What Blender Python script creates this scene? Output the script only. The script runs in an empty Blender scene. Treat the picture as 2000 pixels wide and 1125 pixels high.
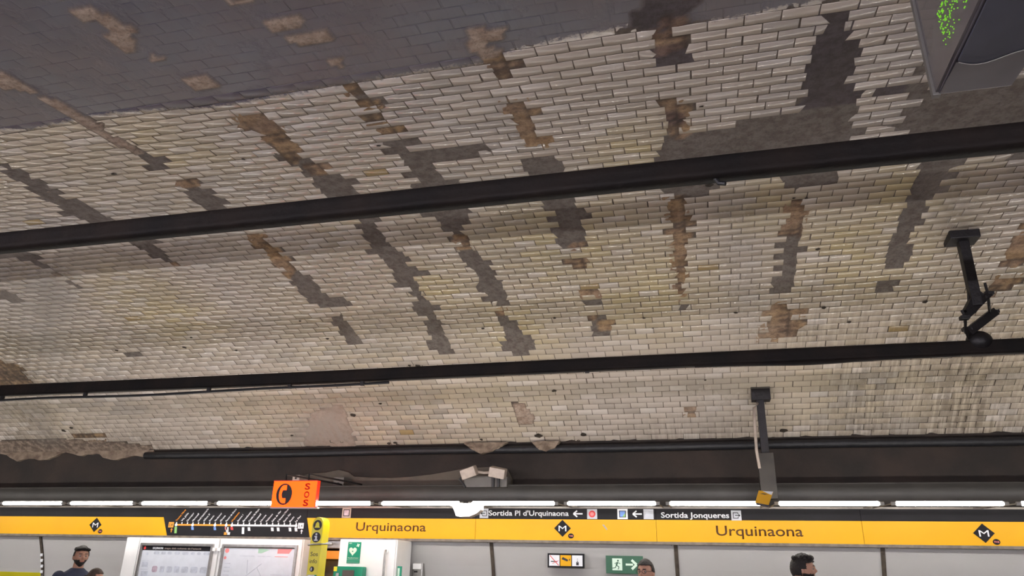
import bpy, bmesh, math, random
import numpy as np
from mathutils import Vector, Matrix
random.seed(7); rng = np.random.default_rng(11)
PI = math.pi
scene = bpy.context.scene
COL = scene.collection

# ---------------------------------------------------------------- camera
cam_data = bpy.data.cameras.new('camera')
cam_data.sensor_width = 36.0
cam_data.lens = 1426.365 / 2000 * 36.0
cam_data.clip_start = 0.05
cam = bpy.data.objects.new('camera', cam_data)
COL.objects.link(cam)
_R = Vector((0.96953074, 0.24402618, 0.02147954))
_U = Vector((0.06893791, -0.35592763, 0.93196732))
_F = Vector((-0.23506958, 0.90209021, 0.36190543))
cam.matrix_world = Matrix(((_R.x, _U.x, -_F.x, 0), (_R.y, _U.y, -_F.y, 0), (_R.z, _U.z, -_F.z, 1.6), (0, 0, 0, 1)))
scene.camera = cam

# ---------------------------------------------------------------- world, exposure
world = bpy.data.worlds.new('world')
scene.world = world
world.use_nodes = True
world.node_tree.nodes['Background'].inputs[0].default_value = (0.85, 0.88, 1.0, 1)
world.node_tree.nodes['Background'].inputs[1].default_value = 0.03
scene.view_settings.view_transform = 'Standard'
scene.view_settings.look = 'None'
scene.view_settings.gamma = 1.0
scene.view_settings.use_curve_mapping = False
scene.view_settings.exposure = 1.05
TUBE_FAR = 22.0
TUBE_NEAR = 95.0

# ---------------------------------------------------------------- damage and stain outlines on the vault, metres (x along the platform, s up the curve)
GREY = [[(-5.23,6.02),(-5.23,5.89),(-5.25,5.73),(-5.28,5.52),(-5.26,5.33),(-5.22,5.21),(-5.19,5.06),(-5.25,4.82),(-5.36,4.43),(-5.1,4.43),(-5.06,4.37),(-5.19,4.25),(-5.15,4.1),(-5.22,4.0),(-5.34,3.99),(-5.37,4.09),(-5.35,4.28),(-5.46,4.55),(-5.48,4.8),(-5.47,4.95),(-5.58,4.99),(-5.47,5.19),(-5.48,5.33),(-5.46,5.5),(-5.42,5.75),(-5.41,5.86)],[(-6.83,3.74),(-6.68,3.7),(-6.69,3.61),(-6.85,3.62)],[(-6.91,4.61),(-6.63,4.44),(-6.59,4.3),(-6.71,4.21),(-6.67,4.06),(-6.74,4.0),(-6.84,4.04),(-6.79,4.2),(-6.86,4.28),(-7.17,4.38)],[(-7.85,3.75),(-7.69,3.55),(-7.71,3.36),(-7.88,3.39),(-8.11,3.5)],[(-4.08,5.88),(-3.95,5.87),(-3.96,5.71),(-3.94,5.62),(-4.14,5.61),(-4.11,5.73),(-4.14,5.78)],[(-4.17,5.22),(-3.94,5.37),(-3.96,5.18),(-3.95,5.04),(-3.96,4.94),(-3.95,4.8),(-4.01,4.51),(-4.21,4.55),(-4.22,4.82),(-4.18,5.01)],[(-3.97,4.04),(-3.96,3.86),(-4.01,3.72),(-3.95,3.51),(-3.93,3.35),(-3.94,3.0),(-4.07,2.96),(-3.73,2.94),(-3.74,2.82),(-4.12,2.84),(-4.19,3.06),(-4.15,3.33),(-4.18,3.5)],[(-4.04,2.64),(-3.93,2.63),(-3.91,2.43),(-3.91,2.3),(-3.88,2.07),(-4.07,2.07),(-4.07,2.21),(-4.08,2.35),(-4.08,2.49)],[(-2.94,5.9),(-2.83,5.83),(-2.81,5.72),(-2.86,5.57),(-2.81,5.43),(-2.7,5.37),(-2.78,5.17),(-2.61,5.07),(-2.63,4.98),(-2.72,4.93),(-2.65,4.79),(-2.67,4.55),(-2.75,4.37),(-2.91,4.4),(-3.0,4.82),(-2.97,5.15),(-2.94,5.28),(-3.01,5.44),(-3.02,5.63),(-3.01,5.81)],[(-2.94,4.5),(-2.76,4.47),(-2.77,4.41),(-2.8,4.2),(-2.8,3.97),(-2.78,3.8),(-2.74,3.71),(-2.74,3.45),(-2.62,3.41),(-2.64,3.34),(-2.81,3.24),(-2.84,2.94),(-2.82,2.76),(-2.7,2.72),(-2.74,2.64),(-2.82,2.61),(-2.81,2.32),(-2.81,2.06),(-2.84,1.91),(-2.79,1.84),(-2.81,1.77),(-3.02,1.78),(-3.11,1.89),(-3.1,1.98),(-3.01,1.99),(-2.99,2.16),(-2.99,2.34),(-2.93,2.51),(-3.04,2.61),(-3.04,2.65),(-2.91,2.66),(-2.91,2.72),(-3.05,2.76),(-3.03,2.83),(-2.95,2.84),(-2.93,3.12),(-3.08,3.12),(-3.06,3.21),(-2.94,3.26),(-3.07,3.34),(-3.04,3.42),(-2.97,3.41),(-2.98,3.66),(-3.05,3.78),(-2.99,3.9),(-2.98,4.05),(-2.95,4.3)],[(-2.1,6.27),(-1.96,6.25),(-1.93,6.16),(-1.91,6.05),(-2.0,6.07),(-2.08,6.18)],[(-2.13,5.56),(-1.9,5.54),(-1.91,5.46),(-1.99,5.44),(-1.97,5.37),(-1.39,5.36),(-1.41,5.26),(-1.79,5.23),(-1.9,5.25),(-1.92,5.13),(-1.9,5.05),(-1.86,4.91),(-1.71,4.95),(-1.71,4.88),(-1.84,4.83),(-1.82,4.78),(-1.84,4.41),(-1.86,4.3),(-2.28,4.38),(-2.18,4.78),(-2.13,4.97),(-2.15,5.14),(-2.12,5.27),(-2.15,5.47)],[(-2.16,4.51),(-1.83,4.45),(-1.88,4.3),(-1.92,4.19),(-2.03,4.15),(-2.0,4.06),(-2.04,3.97),(-2.01,3.88),(-2.04,3.74),(-1.96,3.58),(-1.92,3.43),(-1.96,3.33),(-1.92,3.31),(-1.95,3.12),(-1.9,3.07),(-1.93,2.76),(-1.91,2.74),(-1.94,2.64),(-2.14,2.66),(-2.15,2.74),(-2.07,2.8),(-2.18,2.98),(-2.12,3.14),(-2.1,3.31),(-2.17,3.36),(-2.18,3.62),(-2.19,3.7),(-2.12,3.73),(-2.14,3.86),(-2.13,4.0),(-2.18,4.16)],[(-2.09,2.46),(-2.01,2.46),(-1.99,2.37),(-1.9,2.34),(-1.9,2.25),(-2.12,2.27)],[(-2.09,2.17),(-1.92,2.17),(-1.83,1.99),(-1.89,1.91),(-1.79,1.89),(-1.8,1.78),(-1.89,1.77),(-1.92,1.68),(-2.12,1.69),(-2.14,1.79),(-2.22,1.8),(-2.2,1.88),(-2.1,1.89),(-2.11,2.04)],[(-0.96,5.76),(-0.89,5.76),(-0.91,5.66),(-0.98,5.67)],[(-1.1,5.87),(-1.0,5.85),(-1.04,5.63),(-1.04,5.53),(-1.1,5.56)],[(-1.14,5.16),(-0.95,5.14),(-0.95,5.01),(-0.91,4.99),(-0.91,4.81),(-0.9,4.42),(-0.92,4.23),(-0.82,4.2),(-0.85,4.11),(-0.9,4.07),(-0.93,3.84),(-1.18,3.88),(-1.11,4.13),(-1.18,4.4),(-1.25,4.8),(-1.2,5.03)],[(-1.11,4.2),(-0.88,4.16),(-0.91,3.82),(-0.91,3.7),(-0.95,3.55),(-1.01,3.53),(-1.09,3.57),(-1.17,3.62),(-1.17,3.82),(-1.15,4.01)],[(-1.01,2.65),(-0.97,2.61),(-0.91,2.55),(-0.92,2.47),(-1.11,2.49),(-1.11,2.56),(-1.03,2.56)],[(-1.06,2.35),(-0.92,2.32),(-0.92,2.22),(-0.95,2.14),(-0.96,2.0),(-0.89,1.99),(-0.91,1.89),(-1.1,1.91),(-1.09,2.15),(-1.03,2.23)],[(-0.08,6.76),(0.15,6.7),(0.13,6.65),(0.06,6.6),(0.05,6.51),(-0.17,6.53),(-0.17,6.62),(-0.1,6.62)],[(-0.08,6.51),(0.05,6.47),(0.05,6.37),(-0.1,6.42)],[(-0.09,6.26),(0.05,6.26),(0.12,6.15),(0.11,6.08),(-0.1,6.07)],[(-0.08,5.49),(0.02,5.46),(0.04,5.18),(0.27,5.19),(0.4,5.21),(0.42,5.29),(0.55,5.3),(0.78,5.32),(0.82,5.32),(0.86,5.47),(0.84,5.57),(0.81,5.56),(0.8,5.68),(0.83,5.81),(0.83,5.96),(0.81,6.15),(0.86,6.18),(0.84,6.3),(0.84,6.38),(0.97,6.37),(0.98,6.29),(0.96,6.15),(1.06,6.09),(1.07,6.01),(1.15,5.99),(1.15,5.91),(1.07,5.86),(1.1,5.72),(1.06,5.69),(1.07,5.63),(1.12,5.58),(1.16,5.45),(1.18,5.27),(1.15,5.2),(1.17,5.04),(1.23,5.0),(1.26,4.83),(1.22,4.44),(1.19,4.38),(1.17,4.3),(1.1,4.2),(0.89,4.23),(0.79,4.37),(0.75,4.44),(0.24,4.48),(0.24,4.37),(0.18,4.3),(0.03,4.24),(-0.17,4.4),(-0.14,4.81),(-0.18,4.91),(-0.13,5.05),(-0.09,5.21),(-0.07,5.38)],[(-0.12,2.37),(-0.03,2.37),(-0.02,2.29),(-0.11,2.3)],[(0.91,3.52),(1.01,3.49),(1.01,3.43),(1.04,3.32),(1.02,3.18),(1.02,3.0),(1.02,2.76),(1.0,2.67),(1.02,2.63),(0.96,2.47),(0.87,2.48),(0.81,2.62),(0.8,2.65),(0.85,2.69),(0.81,2.73),(0.87,2.83),(0.88,2.94),(0.84,3.08),(0.88,3.13),(0.85,3.21),(0.88,3.27),(0.84,3.39),(0.92,3.41)],[(1.65,5.38),(1.73,5.41),(2.28,5.38),(2.66,4.33),(2.04,4.46),(2.04,4.36),(2.08,4.24),(2.02,4.17),(2.06,3.94),(1.93,3.91),(1.97,3.81),(1.97,3.66),(1.96,3.54),(1.94,3.38),(1.81,3.4),(1.8,3.62),(1.82,3.81),(1.78,3.94),(1.81,4.0),(1.77,4.12),(1.82,4.14),(1.77,4.42),(1.65,4.84),(1.64,4.93),(1.47,4.96),(1.44,5.03),(1.55,5.04),(1.54,5.17),(1.57,5.26),(1.56,5.42)],[(1.28,5.51),(1.58,5.54),(1.61,5.44),(1.55,5.42),(1.27,5.42)],[(1.45,5.73),(1.52,5.73),(1.56,5.63),(1.46,5.64)],[(1.78,3.66),(1.96,3.63),(1.95,3.43),(1.94,3.29),(2.02,3.01),(1.98,2.94),(1.97,2.76),(1.81,2.77),(1.81,2.93),(1.77,3.15),(1.82,3.31),(1.81,3.45)],[(1.78,2.56),(1.93,2.56),(1.95,2.45),(1.93,2.36),(1.82,2.37),(1.79,2.45)],[(-7.23,2.13),(-7.05,2.1),(-7.02,2.0),(-7.27,1.98)]]
ORANGE = [[(-5.3,3.91),(-5.1,3.9),(-5.17,3.81),(-5.27,3.83)],[(-6.83,3.93),(-6.6,3.88),(-6.68,3.8),(-6.88,3.83)],[(-4.08,5.45),(-3.92,5.41),(-3.99,5.3),(-4.13,5.32)],[(-4.08,4.31),(-3.94,4.29),(-4.01,4.18),(-3.97,4.04),(-3.96,3.86),(-3.98,3.66),(-4.17,3.47),(-4.12,3.84),(-4.13,4.07),(-4.13,4.25)],[(-3.0,6.17),(-2.76,6.11),(-2.86,6.05),(-2.76,5.95),(-2.91,5.67),(-2.96,5.8),(-3.02,5.89),(-2.94,5.95),(-3.05,6.03)],[(-2.9,5.37),(-2.73,5.36),(-2.77,5.28),(-2.92,5.26)],[(-2.89,5.84),(-2.79,5.86),(-2.85,5.57),(-2.99,5.45),(-2.99,5.64)],[(-2.11,6.35),(-1.97,6.34),(-2.0,6.27),(-2.13,6.27)],[(-2.15,6.15),(-1.97,6.12),(-1.99,6.06),(-2.14,6.07)],[(-2.14,5.97),(-1.98,5.93),(-2.01,5.85),(-2.17,5.88)],[(-2.08,5.76),(-1.94,5.75),(-1.95,5.66),(-2.09,5.68)],[(-2.11,3.96),(-1.99,3.94),(-2.03,3.72),(-2.14,3.72)],[(-2.11,2.56),(-1.99,2.54),(-2.02,2.47),(-2.09,2.48)],[(-1.11,6.42),(-1.01,6.41),(-0.95,6.3),(-0.97,6.24),(-1.01,6.15),(-1.07,6.13),(-1.09,6.22),(-1.11,6.28),(-1.12,6.35)],[(-1.14,5.93),(-0.98,5.9),(-1.01,5.76),(-0.95,5.74),(-0.97,5.66),(-0.97,5.57),(-1.04,5.5),(-1.12,5.54),(-1.11,5.68),(-1.12,5.76)],[(-1.09,5.47),(-0.98,5.46),(-0.98,5.39),(-0.9,5.37),(-0.92,5.27),(-1.0,5.26),(-1.1,5.29)],[(-1.07,3.6),(-0.94,3.63),(-0.97,3.52),(-1.06,3.54)],[(-1.13,3.34),(-1.01,3.38),(-0.94,3.33),(-0.95,3.25),(-1.02,3.16),(-1.03,3.22),(-1.15,3.24)],[(-1.11,2.77),(-0.91,2.75),(-0.92,2.66),(-1.12,2.67)],[(-1.13,2.36),(-1.01,2.35),(-1.05,2.26),(-1.13,2.28)],[(-0.98,2.2),(-0.87,2.19),(-0.9,2.07),(-0.99,2.07)],[(-0.03,6.54),(0.05,6.51),(0.05,6.47),(-0.03,6.48)],[(-0.1,6.42),(0.07,6.35),(0.08,6.29),(0.05,6.25),(-0.06,6.23),(-0.07,6.34)],[(-0.13,5.67),(0.03,5.66),(0.03,5.58),(0.07,5.54),(0.06,5.47),(0.05,5.4),(0.04,5.18),(-0.02,5.2),(-0.07,5.38),(-0.07,5.53),(-0.11,5.57)],[(-0.13,4.29),(0.03,4.24),(0.01,4.16),(0.04,4.09),(0.01,4.0),(0.08,3.83),(0.02,3.79),(0.04,3.68),(-0.13,3.71),(-0.1,3.77),(-0.13,3.92),(-0.11,4.15)],[(-0.12,3.98),(-0.01,3.96),(-0.0,3.84),(0.08,3.84),(0.01,3.74),(0.04,3.68),(0.02,3.59),(-0.01,3.56),(0.02,3.48),(-0.02,3.41),(-0.01,3.29),(-0.03,3.14),(0.0,3.08),(-0.03,2.99),(-0.03,2.85),(-0.09,2.8),(-0.07,2.68),(-0.01,2.6),(-0.08,2.57),(-0.09,2.51),(-0.12,2.51),(-0.12,2.65),(-0.13,2.77),(-0.12,2.84),(-0.16,2.89),(-0.1,2.96),(-0.13,3.08),(-0.13,3.23),(-0.13,3.42),(-0.14,3.5),(-0.11,3.57),(-0.15,3.64),(-0.11,3.76)],[(0.84,4.0),(0.96,4.01),(0.97,3.93),(1.03,3.83),(1.02,3.74),(0.99,3.69),(1.02,3.52),(0.89,3.54),(0.88,3.78),(0.86,3.88)],[(0.87,3.81),(1.03,3.79),(1.02,3.63),(1.0,3.6),(1.01,3.47),(0.82,3.53),(0.82,3.61),(0.89,3.65)],[(0.88,2.34),(0.97,2.34),(0.97,2.26),(1.02,2.2),(1.14,2.17),(1.13,2.09),(1.02,2.09),(1.03,1.99),(1.12,1.98),(1.12,1.9),(1.05,1.9),(1.05,1.8),(1.1,1.78),(1.09,1.7),(0.69,1.71),(0.69,1.79),(0.79,1.8),(0.82,1.89),(0.71,1.9),(0.72,1.97),(0.82,1.97),(0.82,2.08),(0.72,2.1),(0.73,2.17),(0.81,2.18),(0.82,2.27)],[(2.8,3.36),(2.83,3.49),(3.02,2.87),(2.94,2.71),(2.83,2.69),(2.84,2.86),(2.81,3.1),(2.85,3.19)],[(2.82,2.52),(3.01,2.57),(3.04,2.43),(2.94,2.34),(2.9,2.2),(2.85,2.24)],[(-9.44,2.16),(-9.11,1.95),(-9.27,1.53),(-10.04,1.51)],[(-0.19,0.54),(-0.01,0.55),(-0.02,0.48),(-0.07,0.41),(-0.12,0.42),(-0.14,0.49)],[(-9.4,0.34),(-8.75,0.36),(-8.8,0.28),(-9.41,0.27)]]
BEIGE = [[(-1.12,6.71),(-0.93,6.69),(-0.96,6.62),(-1.06,6.6),(-1.14,6.61)],[(-1.17,6.61),(-1.09,6.59),(-1.07,6.52),(-1.17,6.53)],[(-1.11,6.52),(-1.01,6.5),(-1.03,6.44),(-1.12,6.46)],[(-4.08,7.06),(-4.07,6.99),(-4.07,6.81),(-4.12,6.79),(-4.18,6.88),(-4.26,6.9)],[(-3.17,7.43),(-3.04,7.45),(-3.02,7.38),(-3.02,7.29),(-2.96,7.21),(-2.99,7.19),(-3.07,7.22),(-3.09,7.33),(-3.18,7.4)],[(-3.16,7.2),(-3.05,7.19),(-3.06,7.1),(-3.11,7.05),(-3.17,7.06),(-3.15,7.13)],[(-3.06,6.95),(-3.01,6.93),(-3.04,6.9),(-3.08,6.92)],[(-3.03,6.67),(-2.89,6.67),(-2.86,6.57),(-2.95,6.57),(-3.06,6.58)],[(-2.22,7.06),(-2.12,7.09),(-2.01,7.07),(-2.02,7.01),(-2.19,7.01)],[(-2.16,6.91),(-2.0,6.91),(-1.98,6.84),(-2.01,6.82),(-2.12,6.84)],[(-1.95,6.91),(-1.91,6.91),(-1.92,6.84),(-1.95,6.83)],[(-2.03,6.65),(-1.96,6.65),(-2.0,6.57),(-2.03,6.58)],[(-2.3,7.31),(-2.18,7.28),(-2.19,7.26),(-2.3,7.27)],[(-4.11,6.74),(-4.04,6.69),(-4.02,6.32),(-4.08,6.23),(-4.02,5.9),(-4.07,5.88),(-4.13,6.05),(-4.13,6.29),(-4.13,6.49)],[(-10.86,0.24),(-10.34,0.25),(-9.79,0.26),(-9.12,0.21),(-8.59,0.15),(-8.09,0.06),(-8.26,0.0),(-8.88,0.0),(-10.99,0.0)],[(-2.3,0.73),(-2.18,0.72),(-2.07,0.45),(-2.15,0.35),(-2.28,0.35),(-2.3,0.54)],[(-5.16,0.68),(-4.67,0.82),(-4.77,0.0),(-5.52,0.04)]]
SMEAR = [([(0.44,4.24),(0.58,4.21),(0.63,2.75),(0.61,2.15),(0.47,2.16)],0.55),([(0.56,2.38),(0.66,2.44),(0.71,1.22),(0.61,0.88),(0.57,1.23)],0.5),([(0.42,4.51),(0.52,4.49),(0.57,3.6),(0.44,3.62)],0.6),([(-6.8,4.08),(-6.63,3.95),(-8.03,2.34),(-8.63,1.87),(-8.52,2.38),(-7.62,3.46)],0.75),([(-6.81,4.59),(-6.9,4.12),(-7.55,3.23),(-8.51,1.72),(-8.8,2.11),(-8.62,2.85)],0.4),([(2.01,4.2),(2.06,4.22),(2.38,3.31),(2.28,3.33)],0.8),([(-9.82,1.11),(-9.59,1.1),(-9.75,0.25),(-10.07,0.26)],0.9),([(-3.74,2.5),(-3.11,2.88),(-3.26,2.28),(-3.65,1.96),(-3.89,2.16)],0.3),([(-0.02,1.62),(0.59,1.66),(0.58,0.0),(-0.23,0.0)],0.25),([(-5.66,0.45),(-4.68,0.94),(-4.71,0.0),(-5.83,0.0)],0.7)]
GRIME = [([(1.77,1.4),(2.0,1.38),(2.08,0.0),(1.76,0.0)],0.9),([(2.64,1.33),(3.11,1.3),(3.24,0.0),(2.73,0.0)],1.0),([(2.03,1.97),(2.27,2.12),(3.16,2.35),(3.66,0.0),(2.71,0.0),(1.87,1.39)],0.5),([(-8.62,2.85),(-8.8,2.11),(-8.69,1.5),(-9.87,1.5)],0.8),([(-10.1,1.22),(-9.65,1.07),(-9.64,0.13),(-10.92,0.16)],0.4),([(-7.21,3.18),(-5.83,3.48),(-6.71,1.94),(-8.06,1.52)],0.25),([(-10.75,0.4),(-8.02,0.18),(-8.07,0.0),(-10.99,0.0)],0.8),([(-0.49,0.03),(3.61,0.08),(3.6,0.0),(-0.49,0.0)],0.5),([(0.99,2.25),(1.77,2.26),(2.12,1.46),(0.81,1.47)],0.35)]
PAINT = [(-5.06,6.43),(-4.76,6.45),(-4.56,6.38),(-4.27,6.4),(-3.88,6.44),(-3.32,6.37),(-3.0,6.31),(-2.73,6.35),(-2.35,6.35),(-1.98,6.37),(-1.44,6.4),(-1.08,6.37),(-0.98,6.46),(-0.61,6.5),(-0.17,6.52),(-0.05,6.53),(0.26,6.45),(0.53,6.48),(0.76,6.5),(1.04,6.5),(1.76,6.5)]
YELLOW = [(-1.14,3.62,1.09),(-0.49,2.78,0.91),(-3.79,5.88,0.46),(-6.09,3.04,0.83),(1.64,3.2,0.95),(-0.29,4.99,0.45),(1.82,3.96,0.59),(-2.63,3.05,0.55),(0.7,4.01,0.5),(-3.19,4.45,0.28),(-1.99,2.17,0.7)]
HOLES = [(-4.51,5.63,0.025),(-3.32,5.61,0.018),(-7.34,2.19,0.024),(-6.09,2.37,0.022),(-6.32,2.17,0.03),(-5.64,2.04,0.022),(-5.0,2.17,0.014),(-4.48,2.57,0.02),(-4.3,2.18,0.027),(-2.33,2.2,0.025),(-1.47,2.32,0.02),(-0.5,2.22,0.019),(-4.57,0.62,0.046),(-4.1,0.83,0.029),(-5.07,0.1,0.056),(0.46,2.22,0.021),(1.33,2.22,0.03),(1.6,1.95,0.025),(2.28,2.22,0.032),(1.18,3.22,0.027),(1.0,0.12,0.048),(0.11,1.05,0.018),(-4.93,0.09,0.024),(-2.2,5.56,0.021),(-1.72,0.96,0.032),(-1.47,0.13,0.047),(-2.07,0.13,0.056),(-5.66,0.24,0.024),(-2.87,0.08,0.029),(-3.35,1.54,0.041),(-0.42,2.03,0.011),(-3.45,1.56,0.027),(0.17,5.55,0.017),(0.22,4.42,0.036),(0.9,4.09,0.016),(1.0,4.07,0.016),(-4.23,0.04,0.031),(-4.13,0.05,0.031),(-9.29,0.53,0.038),(-9.47,0.47,0.048),(-6.17,1.51,0.039),(2.06,1.5,0.03),(-1.55,0.02,0.027)]
# ---------------------------------------------------------------- materials
def mat(name, base, rough=0.5, metal=0.0, var=0.0, vscale=8.0, bump=0.0, bscale=30.0, emit=None, estr=0.0, coat=0.0, alpha=1.0, var_col=None, trans=0.0, spec=None):
    m = bpy.data.materials.new(name); m.use_nodes = True
    nt = m.node_tree; b = nt.nodes['Principled BSDF']
    b.inputs['Base Color'].default_value = (*base, 1)
    b.inputs['Roughness'].default_value = rough
    b.inputs['Metallic'].default_value = metal
    if spec is not None: b.inputs['Specular IOR Level'].default_value = spec
    if coat: b.inputs['Coat Weight'].default_value = coat
    if trans: b.inputs['Transmission Weight'].default_value = trans
    if emit:
        b.inputs['Emission Color'].default_value = (*emit, 1); b.inputs['Emission Strength'].default_value = estr
    tc = nt.nodes.new('ShaderNodeTexCoord')
    if var or var_col:
        n = nt.nodes.new('ShaderNodeTexNoise'); n.inputs['Scale'].default_value = vscale; n.inputs['Detail'].default_value = 6
        nt.links.new(tc.outputs['Object'], n.inputs['Vector'])
        mx = nt.nodes.new('ShaderNodeMix'); mx.data_type = 'RGBA'
        c2 = var_col or tuple(c * (1 - var) for c in base)
        mx.inputs[6].default_value = (*base, 1); mx.inputs[7].default_value = (*c2, 1)
        mr = nt.nodes.new('ShaderNodeMapRange'); mr.inputs[1].default_value = .38; mr.inputs[2].default_value = .66
        nt.links.new(n.outputs[0], mr.inputs[0]); nt.links.new(mr.outputs[0], mx.inputs[0])
        nt.links.new(mx.outputs[2], b.inputs['Base Color'])
    if bump:
        n2 = nt.nodes.new('ShaderNodeTexNoise'); n2.inputs['Scale'].default_value = bscale; n2.inputs['Detail'].default_value = 5
        nt.links.new(tc.outputs['Object'], n2.inputs['Vector'])
        bp = nt.nodes.new('ShaderNodeBump'); bp.inputs['Strength'].default_value = bump; bp.inputs['Distance'].default_value = .02
        nt.links.new(n2.outputs[0], bp.inputs['Height']); nt.links.new(bp.outputs[0], b.inputs['Normal'])
    return m

def light_mat(name, col, strength):
    m = bpy.data.materials.new(name); m.use_nodes = True
    nt = m.node_tree; nt.nodes.clear()
    e = nt.nodes.new('ShaderNodeEmission'); e.inputs[0].default_value = (*col, 1); e.inputs[1].default_value = strength
    o = nt.nodes.new('ShaderNodeOutputMaterial'); nt.links.new(e.outputs[0], o.inputs[0])
    return m

M = {}
M['yellow'] = mat('yellow_enamel', (.82, .425, .005), .45, var=.08, vscale=1.2, spec=.2)
M['black'] = mat('black_enamel', (.016, .015, .018), .55, var=.2, vscale=3, spec=.15)
M['brownink'] = mat('brown_lettering', (.10, .035, .004), .5)
M['white'] = mat('white_print', (.80, .82, .86), .45)
M['whitegray'] = mat('grey_white_print', (.50, .52, .57), .45)
M['panel'] = mat('white_enamel_panel', (.92, .91, .89), .32, var=.03, vscale=1.5, bump=.03, bscale=3)
M['cab'] = mat('white_cabinet', (.86, .86, .85), .3, var=.03)
M['alu'] = mat('brushed_aluminium', (.42, .41, .39), .35, .8, var=.2, vscale=20)
M['seam'] = mat('dull_metal_strip', (.20, .165, .13), .5, .1, var=.4, vscale=14)
M['trough'] = mat('painted_trough', (.30, .27, .23), .45, .2, var=.3, vscale=6)
M['hood'] = mat('grimy_reflector', (.036, .032, .028), .5, .0, var=.35, vscale=3)
M['tube'] = light_mat('fluorescent_tube_glow', (1.0, .95, .89), TUBE_FAR)
M['tube_near'] = light_mat('fluorescent_tube_glow_near', (.98, .93, 1.0), TUBE_NEAR)
M['cap'] = mat('tube_cap', (.5, .5, .48), .4, .6)
M['bar'] = mat('sooty_steel', (.008, .0068, .0068), .7, .0, var_col=(.016, .011, .009), vscale=2.5, bump=.3, bscale=20, spec=.2)
M['cable'] = mat('black_cable', (.012, .012, .014), .5)
M['iron'] = mat('dark_iron', (.016, .014, .016), .5, .2, var=.3, bump=.2)
M['grime'] = mat('sooty_masonry', (.019, .0145, .0125), .85, var_col=(.034, .023, .018), vscale=2.2, bump=.8, bscale=9)
M['oldtile'] = mat('old_olive_render', (.085, .068, .048), .6, var=.35, vscale=3, bump=.3, bscale=6)
M['crust'] = mat('crumbling_plaster', (.27, .21, .155), .85, var_col=(.13, .09, .065), vscale=9, bump=.9, bscale=18)
M['orange'] = mat('orange_backlit_sign', (.85, .045, .003), .35, emit=(1.0, .055, .001), estr=1.9, spec=.2)
M['orange_edge'] = mat('red_sign_edge', (.45, .02, .005), .3, emit=(.9, .03, .0), estr=.25)
M['redink'] = mat('dark_red_lettering', (.30, .008, .003), .5, emit=(.5, .01, .0), estr=.25)
M['blackink'] = mat('black_print', (.018, .014, .018), .5)
M['green'] = mat('green_sign', (.0, .27, .15), .4, var=.06)
M['dgreen'] = mat('dark_green_sign', (.008, .095, .04), .4)
M['mint'] = mat('pale_green_print', (.66, .85, .70), .45)
M['pillar'] = mat('yellow_pillar', (.86, .74, .02), .35, var=.05)
M['lime'] = mat('lime_yellow', (.86, .78, .03), .4)
M['red'] = mat('red_print', (.72, .05, .05), .5)
M['pink'] = mat('pink_print', (.80, .25, .25), .5)
M['orange_print'] = mat('orange_print', (.86, .33, .02), .5)
M['blue'] = mat('blue_print', (.16, .32, .75), .5)
M['lgreen'] = mat('light_green_print', (.25, .55, .15), .5)
M['poster'] = mat('poster_paper', (.66, .70, .76), .25, var=.06, vscale=12)
M['maproad'] = mat('pale_map_print', (.52, .56, .64), .3, var=.2, vscale=25)
M['mapmauve'] = mat('mauve_map_print', (.52, .42, .50), .3, var=.3, vscale=25)
M['mapgreen'] = mat('soft_green_print', (.36, .55, .42), .3)
M['boxgrey'] = mat('grey_housing', (.11, .10, .09), .5, var=.2)
M['beige'] = mat('aged_beige_plastic', (.42, .35, .30), .5, var=.2, vscale=15)
M['whiteplastic'] = mat('white_plastic', (.88, .88, .86), .35)
M['steel'] = mat('stainless_steel', (.20, .185, .21), .34, .6, var=.25, vscale=2.5, bump=.10, bscale=2.2)
M['steel_dark'] = mat('dark_display_face', (.15, .135, .14), .25, .0, var=.2, vscale=3, coat=.4)
M['tint'] = mat('dark_reflection_tone', (.085, .088, .118), .3, var=.3, vscale=4)  # dark tone standing in for the reflection in the steel underside
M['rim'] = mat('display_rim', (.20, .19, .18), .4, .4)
M['led'] = light_mat('green_led', (.33, 1.0, .05), .30)
M['niche'] = mat('old_ochre_lining', (.45, .24, .04), .6, var_col=(.20, .16, .12), vscale=5, bump=.3)
M['floor'] = mat('platform_terrazzo', (.52, .50, .47), .45, var=.25, vscale=20)
M['track'] = mat('track_ballast', (.05, .045, .04), .9, var=.5, vscale=30, bump=.6)
M['skin'] = mat('skin', (.42, .22, .145), .5, var=.08)
M['skin2'] = mat('warm_skin', (.55, .30, .21), .5, var=.08)
M['hair'] = mat('dark_hair', (.018, .013, .012), .6, var=.4, vscale=60, bump=.5, bscale=90)
M['hairb'] = mat('brown_hair', (.075, .045, .032), .6, var=.4, vscale=60, bump=.5, bscale=90)
M['navy'] = mat('navy_cloth', (.035, .042, .075), .85, var=.2, bump=.2)
M['greyc'] = mat('grey_cloth', (.22, .22, .23), .85, var=.2, bump=.2)
M['olive'] = mat('olive_cloth', (.14, .14, .09), .85, var=.2, bump=.2)
M['jeans'] = mat('blue_jeans', (.05, .07, .13), .85, var=.2, bump=.2)
M['shoe'] = mat('dark_shoes', (.03, .03, .03), .5)
M['eye'] = mat('eye_white', (.42, .38, .35), .25)
M['lens'] = mat('glasses_frame', (.02, .02, .02), .3)
M['lips'] = mat('lips', (.38, .14, .11), .5)

# ---------------------------------------------------------------- object helpers
def tag(o, label=None, cat=None, group=None, kind=None):
    if label: o['label'] = label
    if cat: o['category'] = cat
    if group: o['group'] = group
    if kind: o['kind'] = kind
    return o

def empty(name, loc, label, cat, group=None, rz=0.0):
    o = bpy.data.objects.new(name, None); COL.objects.link(o)
    o.empty_display_size = .1
    o.location = loc; o.rotation_euler = (0, 0, rz)
    return tag(o, label, cat, group)

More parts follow.
